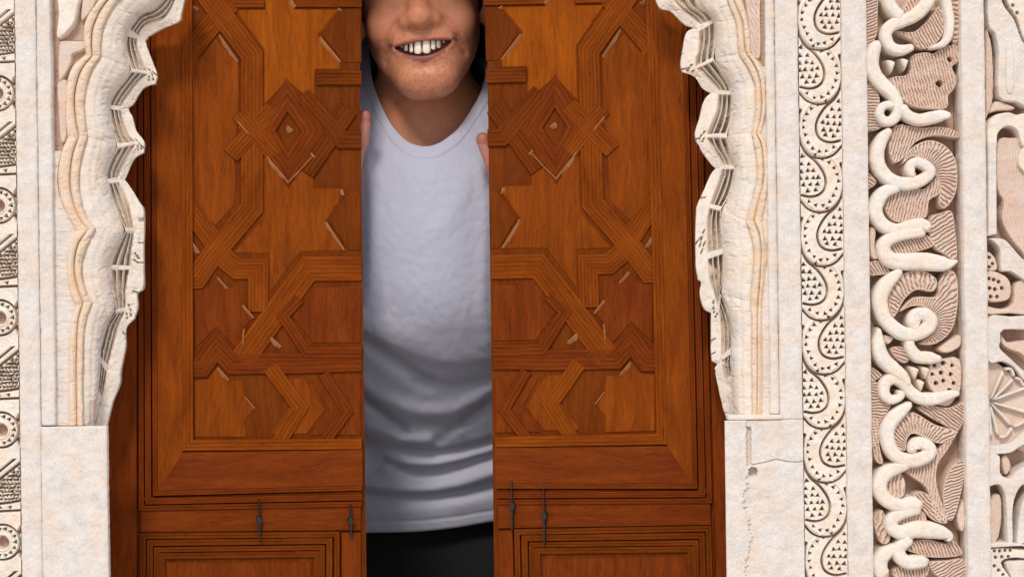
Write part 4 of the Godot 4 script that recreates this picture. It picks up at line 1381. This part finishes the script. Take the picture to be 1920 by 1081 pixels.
func mouth_top(x: float) -> float:
	return 0.0012 * cos(x * 60.0) - 0.0008

func mouth_low(x: float) -> float:
	var q := clampf(1.0 - pow(absf(x) / 0.0372, 2.0), 0, 1)
	return -0.0178 * pow(q, 0.85)

func head_field(w: Vector3) -> float:
	var p := head_b.transposed() * (w - head_o)
	var ax := absf(p.x)
	var pm := Vector3(ax, p.y, p.z)
	var d := ell(p, Vector3(0, 0.088, -0.094), Vector3(0.077, 0.112, 0.1))
	d = smin(d, ell(p, Vector3(0, 0.022, -0.062), Vector3(0.0615, 0.078, 0.058)), 0.03)
	d = smin(d, cap(pm, Vector3(0.040, 0.008, -0.088), Vector3(0.013, -0.0405, -0.030), 0.018, 0.0185), 0.034)
	d = smin(d, ell(p, Vector3(0, -0.0385, -0.0245), Vector3(0.026, 0.0205, 0.020)), 0.034)
	d = smin(d, ell(pm, Vector3(0.042, 0.026, -0.031), Vector3(0.025, 0.024, 0.022)), 0.016)
	# muzzle
	d = smin(d, ell(p, Vector3(0, 0.0, -0.028), Vector3(0.036, 0.030, 0.027)), 0.018)
	# nose
	d = smin(d, cap(p, Vector3(0, 0.080, -0.010), Vector3(0, 0.034, 0.010), 0.0085, 0.0115), 0.012)
	d = smin(d, ell(p, Vector3(0, 0.0275, 0.0115), Vector3(0.0145, 0.0115, 0.0115)), 0.012)
	d = smin(d, ell(pm, Vector3(0.0180, 0.0255, -0.001), Vector3(0.0080, 0.0085, 0.0105)), 0.010)
	d = smin(d, cap(p, Vector3(0, 0.018, 0.006), Vector3(0, 0.014, 0.001), 0.0045, 0.003), 0.006)
	if p.y < 0.03 and p.y > 0.01 and p.z > -0.01:
		d = maxf(d, -ell(pm, Vector3(0.0105, 0.0155, 0.0055), Vector3(0.0055, 0.0045, 0.0065)))
	# brow and eye sockets
	d = smin(d, cap(pm, Vector3(0.012, 0.094, -0.012), Vector3(0.045, 0.094, -0.026), 0.009, 0.008), 0.012)
	d = maxf(d, -ell(pm, Vector3(0.033, 0.077, -0.012), Vector3(0.017, 0.009, 0.010)))
	if p.z > -0.05 and p.y < 0.05:
		# lips
		var zl := -0.0005 - 6.0 * p.x * p.x
		if ax < 0.045:
			d = smin(d, Vector2(p.y - mouth_top(ax) - 0.0035, p.z - zl + 0.0035).length() - 0.0032 * clampf(1.25 - ax / 0.04, 0.2, 1), 0.005)
			d = smin(d, Vector2(p.y - mouth_low(ax) + 0.0036, p.z - zl + 0.0025).length() - 0.0056 * clampf(1.35 - ax / 0.036, 0.25, 1), 0.006)
		# the open mouth
		var cav := maxf(maxf(p.y - mouth_top(ax), mouth_low(ax) - p.y) * 0.8, maxf(ax - 0.0372, -0.034 - p.z))
		d = -smin(-d, cav, 0.0022) if cav < 0.01 else d
		# creases of the smile
		var c := minf(seg2(ax, p.y, Vector2(0.027, 0.030), Vector2(0.041, 0.010)), seg2(ax, p.y, Vector2(0.041, 0.010), Vector2(0.049, -0.016)))
		d += 0.0034 * exp(-c * c / 0.000012) * clampf((0.03 - p.y) * 200, 0, 1)
		c = seg2(ax, p.y, Vector2(0.0405, 0.004), Vector2(0.043, -0.006))
		d += 0.0016 * exp(-c * c / 0.000016)
		d += 0.0032 * exp(-(pow((p.y + 0.0315) / 0.006, 2) + pow(p.x / 0.02, 2)))
		d += 0.0010 * exp(-pow(p.x / 0.003, 2) - pow((p.y - 0.009) / 0.006, 2))
	# ears
	d = smin(d, ell(pm, Vector3(0.079, 0.052, -0.098), Vector3(0.009, 0.03, 0.018)), 0.006)
	# neck and chest
	var nk := cap(w, neck_a, neck_b, 0.064, 0.057)
	nk = smin(nk, ell(w, chest_c, Vector3(0.17, 0.145, 0.105)), 0.035)
	return smin(d, nk, 0.022)

func skin_tint(w: Vector3) -> Color:
	var p := head_b.transposed() * (w - head_o)
	var ax := absf(p.x)
	var c := Color(0.56, 0.225, 0.120)
	var n := broad.get_noise_3d(w.x * 2600, w.y * 2600, w.z * 2600)
	var g := fine.get_noise_3d(w.x * 9000, w.y * 9000, w.z * 9000)
	c = c * (1.0 + 0.16 * n + 0.12 * g)
	if p.y < 0.05 and p.z > -0.06:
		var ck := exp(-(pow((ax - 0.042) / 0.02, 2) + pow((p.y - 0.022) / 0.018, 2)))
		c = c.lerp(Color(0.56, 0.215, 0.135), 0.55 * ck)
		# stubble: dark specks over lip, chin and jaw
		var beard := clampf(1.0 - p.y / 0.015, 0, 1) * clampf((p.y + 0.085) / 0.02, 0, 1)
		if g > 0.18 and beard > 0.3:
			c = c.lerp(Color(0.16, 0.085, 0.06), 0.38)
		if ax < 0.043 and p.z > -0.03:
			var up := p.y - mouth_top(ax)
			var dn := mouth_low(ax) - p.y
			if up > -0.002 and up < 0.0046 - 0.07 * ax:
				c = c.lerp(Color(0.36, 0.125, 0.10), 0.75)
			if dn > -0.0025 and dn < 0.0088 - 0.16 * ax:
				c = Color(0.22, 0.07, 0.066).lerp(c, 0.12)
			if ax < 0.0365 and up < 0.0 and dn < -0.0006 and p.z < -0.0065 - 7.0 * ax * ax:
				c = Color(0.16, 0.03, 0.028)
	return Color(c.r, c.g, c.b, 1)

func build_person() -> void:
	var foot := PZ(Vector2(800, 540), -0.42)
	var t := thing("person", "smiling person in a pale grey T-shirt and black trousers leaning between the two door leaves", "person", Vector3(foot.x, 0, foot.z))
	head_o = PZ(Vector2(792, 77), -0.172)
	head_b = Basis(Vector3(0, 0, 1), deg_to_rad(6.0))
	neck_a = PZ(Vector2(800, 262), -0.340)
	neck_b = PZ(Vector2(792, 90), -0.300)
	chest_c = PZ(Vector2(797, 350), -0.364)
	var m := Mb.new()
	nets(head_field, head_o + Vector3(-0.112, -0.165, -0.21), head_o + Vector3(0.112, 0.215, 0.045), 0.0026, m, skin_tint)
	# arms, each hand with its own finer grid
	for side in [-1, 1]:
		var sh := PZ(Vector2(800 + side * 205, 235), -0.40)
		var el := PZ(Vector2(800 + side * 250, 560), -0.44)
		var wr := PZ(Vector2(640 if side < 0 else 972, 400 if side < 0 else 440), -0.262)
		var tip := PZ(Vector2(683, 219) if side < 0 else Vector2(906, 261), -0.180)
		var mid := PZ(Vector2(674, 262) if side < 0 else Vector2(925, 302), -0.190)
		var base := PZ(Vector2(654, 312) if side < 0 else Vector2(946, 350), -0.224)
		var pa := PZ(Vector2(616, 330) if side < 0 else Vector2(990, 368), -0.226)
		var fing := []
		for k in 4:
			var root := PZ(Vector2(pa.x / S / 1.103 + 960 + side * (k - 1.2) * 30, 262 if side < 0 else 300), -0.214)
			root.x = pa.x + side * (k - 1.2) * 0.0195
			root.y = pa.y + 0.045
			var l: float = [0.068, 0.078, 0.073, 0.058][k]
			fing.append([root, root + Vector3(side * 0.003 * (k - 1), l * 0.55, 0.006), root + Vector3(side * 0.004 * (k - 1), l, 0.006)])
		var hand := func(p: Vector3) -> float:
			var d := cap(p, wr, pa, 0.026, 0.03)
			d = smin(d, cap(p, pa + Vector3(-0.028, 0.03, 0.004), pa + Vector3(0.028, 0.03, 0.004), 0.014, 0.014), 0.02)
			d = smin(d, cap(p, pa, base, 0.020, 0.0145), 0.014)
			var th := minf(cap(p, base, mid, 0.0135, 0.0118), cap(p, mid, tip, 0.0115, 0.0092))
			d = smin(d, th, 0.008)
			var fi := 1e9
			for q in fing:
				fi = minf(fi, minf(cap(p, q[0], q[1], 0.0096, 0.0088), cap(p, q[1], q[2], 0.0088, 0.0076)))
			return smin(d, fi, 0.006)
		var arm := func(p: Vector3) -> float:
			return smin(cap(p, sh, el, 0.05, 0.042), cap(p, el, wr, 0.042, 0.0258), 0.02)
		var skin := func(p: Vector3) -> Color:
			var near := p.distance_to(tip)
			var c := Color(0.60, 0.27, 0.20)
			var mottle := fine.get_noise_3d(p.x * 4000, p.y * 4000, p.z * 4000)  # random mottling of the skin tone
			c = c * (1 + 0.1 * mottle)
			if near < 0.016 and p.y > tip.y - 0.006:
				c = Color(0.42, 0.15, 0.11)
			return Color(c.r, c.g, c.b, 1)
		var lo := wr.min(tip).min(pa) - Vector3(0.06, 0.04, 0.05)
		var hi := wr.max(tip).max(pa) + Vector3(0.06, 0.15, 0.05)
		nets(hand, lo, hi, 0.0042, m, skin)
		nets(arm, sh.min(el).min(wr) - Vector3(0.06, 0.06, 0.06), sh.max(el).max(wr) + Vector3(0.06, 0.06, 0.06), 0.011, m, skin)
	var body := obj("body", m, mats.skin, t)
	# teeth
	var teeth := [[752.5, 80.5, 6, 9], [760.5, 80.5, 8, 15], [770.4, 81, 7.5, 17], [782.8, 80, 13.2, 21], [799, 78, 14.2, 22], [811.8, 76, 8.8, 17], [821.8, 74, 9.2, 16], [831.4, 71.5, 6.6, 9]]
	for q in teeth:
		var x: float = (q[0] - 792)
		var zt := -0.0068 - 0.0145 * pow(absf(x) / 42.0, 2.0)
		var top := PZ(Vector2(q[0], q[1] - 3), head_o.z + zt)
		var bot := PZ(Vector2(q[0] + 0.6, q[1] + q[3]), head_o.z + zt + 0.0008)
		var hw: float = q[2] * S * 0.5 * 1.2
		var tm := Mb.new()
		var rows := 9
		var cols := 9
		var yaw := -x / 42.0 * 0.75
		for j in rows:
			var f := float(j) / (rows - 1)
			var wj := hw * (0.86 + 0.14 * sin(f * 1.9)) * (1.0 if f < 0.85 else 1.0 - 0.45 * pow((f - 0.85) / 0.15, 2.5))
			for i in cols:
				var a := -1.0 + 2.0 * i / (cols - 1)
				var bulge := 0.0022 * sqrt(maxf(0, 1 - pow(absf(a), 3.0))) * (1.0 - 0.5 * pow(f, 6.0)) - (0.003 if absf(a) > 0.99 else 0.0)
				var pp := top.lerp(bot, f) + Vector3(a * wj * cos(yaw), 0, a * wj * sin(yaw) + bulge)
				tm.v.append(pp)
		for j in rows - 1:
			for i in cols - 1:
				var a := j * cols + i
				tm.quad(a, a + 1, a + cols + 1, a + cols)
		obj("tooth", tm, mats.tooth, t)
	# gum above the teeth
	var gm := Mb.new()
	for i in 25:
		var f := -1.0 + i / 12.0
		var gx := 792 + f * 46.0
		var gz := -0.0105 - 0.0145 * pow(f * 46.0 / 42.0, 2.0)
		for j in 4:
			gm.v.append(PZ(Vector2(gx, 74.0 - f * 5.2 + j * 3.2), head_o.z + gz + [-0.002, 0.0, 0.0008, -0.0015][j]))
	for i in 24:
		for j in 3:
			var a := i * 4 + j
			gm.quad(a, a + 4, a + 5, a + 1)
	obj("gum", gm, plain(Color(0.50, 0.24, 0.20), 0.35), t)
	# hair
	var hm := Mb.new()
	var hair := func(w: Vector3) -> float:
		var p := head_b.transposed() * (w - head_o)
		var d := ell(p, Vector3(0, 0.094, -0.1), Vector3(0.086, 0.118, 0.104))
		d += 0.004 * fine.get_noise_3d(w.x * 3000, w.y * 900, w.z * 3000)
		var front := p.z + 0.02 + 0.55 * maxf(0.0, 0.14 - p.y) - 0.3 * maxf(0.0, p.y - 0.14)
		d = maxf(d, front * 0.8)
		return maxf(d, (0.02 - p.y) * 0.9)
	nets(hair, head_o + Vector3(-0.12, 0.0, -0.225), head_o + Vector3(0.12, 0.235, 0.02), 0.006, hm)
	obj("hair", hm, mats.hair, t)
	for side in [-1, 1]:
		var em := SphereMesh.new()
		em.radius = 0.0125
		em.height = 0.025
		var eo := MeshInstance3D.new()
		eo.name = "eye"
		eo.mesh = em
		eo.material_override = mats.eye
		t.add_child(eo, true)
		eo.position = head_o + head_b * Vector3(side * 0.033, 0.077, -0.022) - t.position
		var im := SphereMesh.new()
		im.radius = 0.0058
		im.height = 0.005
		var io := MeshInstance3D.new()
		io.name = "iris"
		io.mesh = im
		io.material_override = mats.iris
		eo.add_child(io, true)
		io.position = Vector3(0, 0, 0.0108)
		io.rotation.x = PI / 2
		var bm := Mb.new()
		var brow := func(w: Vector3) -> float:
			var p := head_b.transposed() * (w - head_o)
			return cap(p, Vector3(side * 0.014, 0.098, -0.003), Vector3(side * 0.047, 0.100, -0.019), 0.0045, 0.003)
		var bc: Vector3 = head_o + head_b * Vector3(side * 0.031, 0.099, -0.01)
		nets(brow, bc - Vector3(0.026, 0.014, 0.02), bc + Vector3(0.026, 0.014, 0.02), 0.002, bm)
		obj("eyebrow", bm, mats.hair, t)
	build_shirt(t)
	build_trousers(t)

func shirt_z(x: float, y: float) -> float:   # depth of the T-shirt front at a pixel
	var k := PackedFloat32Array([-60, -0.40, 60, -0.355, 130, -0.300, 190, -0.260, 260, -0.230, 340, -0.214, 480, -0.216, 600, -0.240, 690, -0.300, 780, -0.366, 880, -0.420, 960, -0.446, 1100, -0.475])
	var z := k[1]
	for i in range(0, k.size() - 2, 2):
		if y >= k[i] and y < k[i + 2]:
			var h := k[i + 2] - k[i]
			var f := (y - k[i]) / h
			var m := (k[i + 3] - k[i + 1]) / h
			var m0 := m if i == 0 else (k[i + 3] - k[i - 1]) / (k[i + 2] - k[i - 2])
			var m1 := m if i + 5 >= k.size() else (k[i + 5] - k[i + 1]) / (k[i + 4] - k[i])
			z = k[i + 1] * (2 * f * f * f - 3 * f * f + 1) + m0 * h * (f * f * f - 2 * f * f + f) + k[i + 3] * (3 * f * f - 2 * f * f * f) + m1 * h * (f * f * f - f * f)
	var dx := (x - 798) / 300.0
	return z - 0.10 * dx * dx

var folds := []
func fold_at(x: float, y: float) -> float:
	var s := 0.0
	for f in folds:
		var best := 1e9
		var above := 0.0
		var line: PackedVector2Array = f[0]
		for i in line.size() - 1:
			var c := Geometry2D.get_closest_point_to_segment(Vector2(x, y), line[i], line[i + 1])
			var d := c.distance_squared_to(Vector2(x, y))
			if d < best:
				best = d
				above = y - c.y
		var w: float = f[2] if above < 0 else f[3]
		s += 1.15 * f[1] * exp(-best / (w * w))
	return s

func build_shirt(t: Node3D) -> void:
	folds = []
	# traced creases: line, height (metres; below nought is a valley), softness above and below (pixels)
	for q in [
		[[660, 600, 690, 618, 736, 642, 800, 668, 850, 676, 940, 668], 0.0070, 34.0, 12.0],
		[[660, 628, 700, 650, 740, 676, 800, 712], -0.0085, 11.0, 16.0],
		[[790, 712, 850, 722, 940, 706], -0.0050, 12.0, 18.0],
		[[670, 716, 700, 738, 760, 768, 833, 774, 880, 758, 940, 728], 0.0085, 18.0, 16.0],
		[[665, 728, 690, 756, 756, 808], -0.0090, 10.0, 12.0],
		[[823, 822, 870, 792, 940, 736], -0.0085, 12.0, 12.0],
		[[690, 800, 760, 822, 800, 826, 860, 806], 0.0060, 14.0, 12.0],
		[[665, 812, 703, 836, 794, 850, 860, 846, 940, 824], -0.0085, 10.0, 14.0],
		[[660, 840, 690, 850, 700, 866], -0.0110, 20.0, 20.0],
		[[760, 866, 830, 866, 940, 838], 0.0050, 9.0, 9.0],
		[[720, 864, 760, 884, 799, 890, 860, 876, 940, 850], -0.0080, 10.0, 12.0],
		[[670, 905, 720, 912, 800, 918, 860, 908, 940, 884], 0.0085, 14.0, 12.0],
		[[670, 925, 760, 934, 860, 924, 940, 904], -0.0062, 7.0, 14.0],
		[[670, 958, 800, 956, 940, 934], 0.0040, 16.0, 20.0],
		[[900, 300, 912, 420, 905, 560, 916, 640], 0.0030, 14.0, 14.0],
		[[690, 300, 696, 420, 690, 560], 0.0030, 14.0, 12.0],
		[[740, 330, 770, 470, 760, 590], -0.0012, 22.0, 22.0],
		[[820, 430, 850, 400, 880, 330], 0.0014, 18.0, 18.0]]:
		folds.append([spline(PP(q[0]), false, 3), q[1], q[2], q[3]])
	var neck := spline(PP([690, 70, 694, 120, 700, 157, 715, 198, 735, 235, 760, 262, 780, 271.5, 797, 274, 815, 271, 835, 260.5, 860, 239, 883, 206, 901, 173, 909, 145, 916, 70]), false, 12)
	var outer := PP([585, 60, 560, 160, 548, 300, 548, 500, 552, 700, 556, 880, 560, 1002, 640, 1000, 700, 998, 785, 996, 860, 988, 920, 978, 990, 972, 1060, 968, 1056, 860, 1052, 700, 1052, 500, 1052, 300, 1036, 160, 1010, 60])
	outer = spline(outer, false, 8)
	var nu := 300
	var nv := 250
	var res := func(p: PackedVector2Array, f: float) -> Vector2:
		var x := f * (p.size() - 1)
		var i := mini(int(x), p.size() - 2)
		return p[i].lerp(p[i + 1], x - i)
	var m := Mb.new()
	var row0 := nv + 3
	for i in nu + 1:
		var f := float(i) / nu
		var a: Vector2 = res.call(neck, f)
		var b: Vector2 = res.call(outer, f)
		for j in row0:
			var v := clampf((j - 1.0) / nv, 0, 1)
			v = pow(v, 1.15)
			var p := a.lerp(b, v)
			var z := shirt_z(p.x, p.y) + fold_at(p.x, p.y)
			var dn := p.distance_to(a)
			if dn < 24:
				z += 0.0013 * smoothstep(24.0, 21.5, dn) - 0.0012 * pow(clampf(1 - dn / 3.0, 0, 1), 2)
			var dh := p.distance_to(b)
			if p.y > 900 and dh < 26:
				z += 0.0008 * smoothstep(26.0, 10.0, dh) - 0.0022 * exp(-pow((dh - 20.0) / 2.0, 2)) - 0.002 * pow(clampf(1 - dh / 4.0, 0, 1), 2)
			z += 0.0007 * fine.get_noise_2d(p.x * 0.5, p.y * 0.5) + 0.0007 * broad.get_noise_2d(p.x * 0.6, p.y * 0.6)
			if j == 0:
				z -= 0.007
			if j == row0 - 1:
				z -= 0.012
			m.v.append(PZ(p, z))
	for i in nu:
		for j in row0 - 1:
			var a := i * row0 + j
			m.quad(a, a + row0, a + row0 + 1, a + 1)
	# the back
	var k0 := m.v.size()
	for i in 31:
		var f := float(i) / 30
		var a: Vector2 = res.call(neck, f)
		a.y = minf(a.y, 110)
		var b: Vector2 = res.call(outer, f)
		for j in 13:
			var p := a.lerp(b, j / 12.0)
			var zf := shirt_z(b.x, b.y) - 0.012
			var mid := clampf(1 - pow(absf(p.x - 798) / 252.0, 2), 0, 1)
			m.v.append(PZ(p, zf - 0.13 * sqrt(mid)))
	for i in 30:
		for j in 12:
			var a := k0 + i * 13 + j
			m.quad(a, a + 1, a + 14, a + 13)
	obj("t_shirt", m, mats.shirt, t)
	for side in [-1, 1]:
		var sm := Mb.new()
		var sh := PZ(Vector2(800 + side * 190, 200), -0.385)
		var el := PZ(Vector2(800 + side * 236, 430), -0.425)
		var sleeve := func(p: Vector3) -> float:
			return maxf(absf(cap(p, sh, el + (el - sh) * 0.3, 0.066, 0.062)) - 0.004, (el - p).dot((sh - el).normalized()) * 1.0)
		nets(sleeve, sh.min(el) - Vector3(0.08, 0.05, 0.08), sh.max(el) + Vector3(0.08, 0.08, 0.08), 0.007, sm)
		obj("sleeve", sm, mats.shirt, t)

func build_trousers(t: Node3D) -> void:
	var m := Mb.new()
	var hip := PZ(Vector2(802, 1000), -0.570)
	var legs := []
	for side in [-1, 1]:
		legs.append([hip + Vector3(side * 0.085, -0.06, 0.0), hip + Vector3(side * 0.10, -0.42, 0.03), Vector3(hip.x + side * 0.105, 0.075, hip.z - 0.02)])
	var f := func(p: Vector3) -> float:
		var d := ell(p, hip + Vector3(0, 0.03, 0), Vector3(0.160, 0.13, 0.085))
		for l in legs:
			d = smin(d, smin(cap(p, l[0], l[1], 0.088, 0.062), cap(p, l[1], l[2], 0.062, 0.05), 0.03), 0.04)
		d += 0.002 * broad.get_noise_3d(p.x * 900, p.y * 900, p.z * 900)
		return maxf(d, p.y - hip.y - 0.10)
	nets(f, Vector3(hip.x - 0.22, 0.03, hip.z - 0.16), Vector3(hip.x + 0.22, hip.y + 0.14, hip.z + 0.16), 0.011, m)
	obj("trousers", m, mats.trousers, t)
	for side in [-1, 1]:
		var sm := Mb.new()
		var c := Vector3(hip.x + side * 0.11, 0.0, hip.z)
		var shoe := func(p: Vector3) -> float:
			var d := smin(cap(p, c + Vector3(0, 0.045, -0.05), c + Vector3(side * 0.01, 0.032, 0.12), 0.045, 0.04), cap(p, c + Vector3(0, 0.05, -0.04), c + Vector3(0, 0.10, -0.03), 0.043, 0.042), 0.03)
			return maxf(d, 0.003 - p.y)
		nets(shoe, c + Vector3(-0.07, -0.01, -0.12), c + Vector3(0.07, 0.16, 0.19), 0.009, sm)
		obj("shoe", sm, mats.shoe, t)
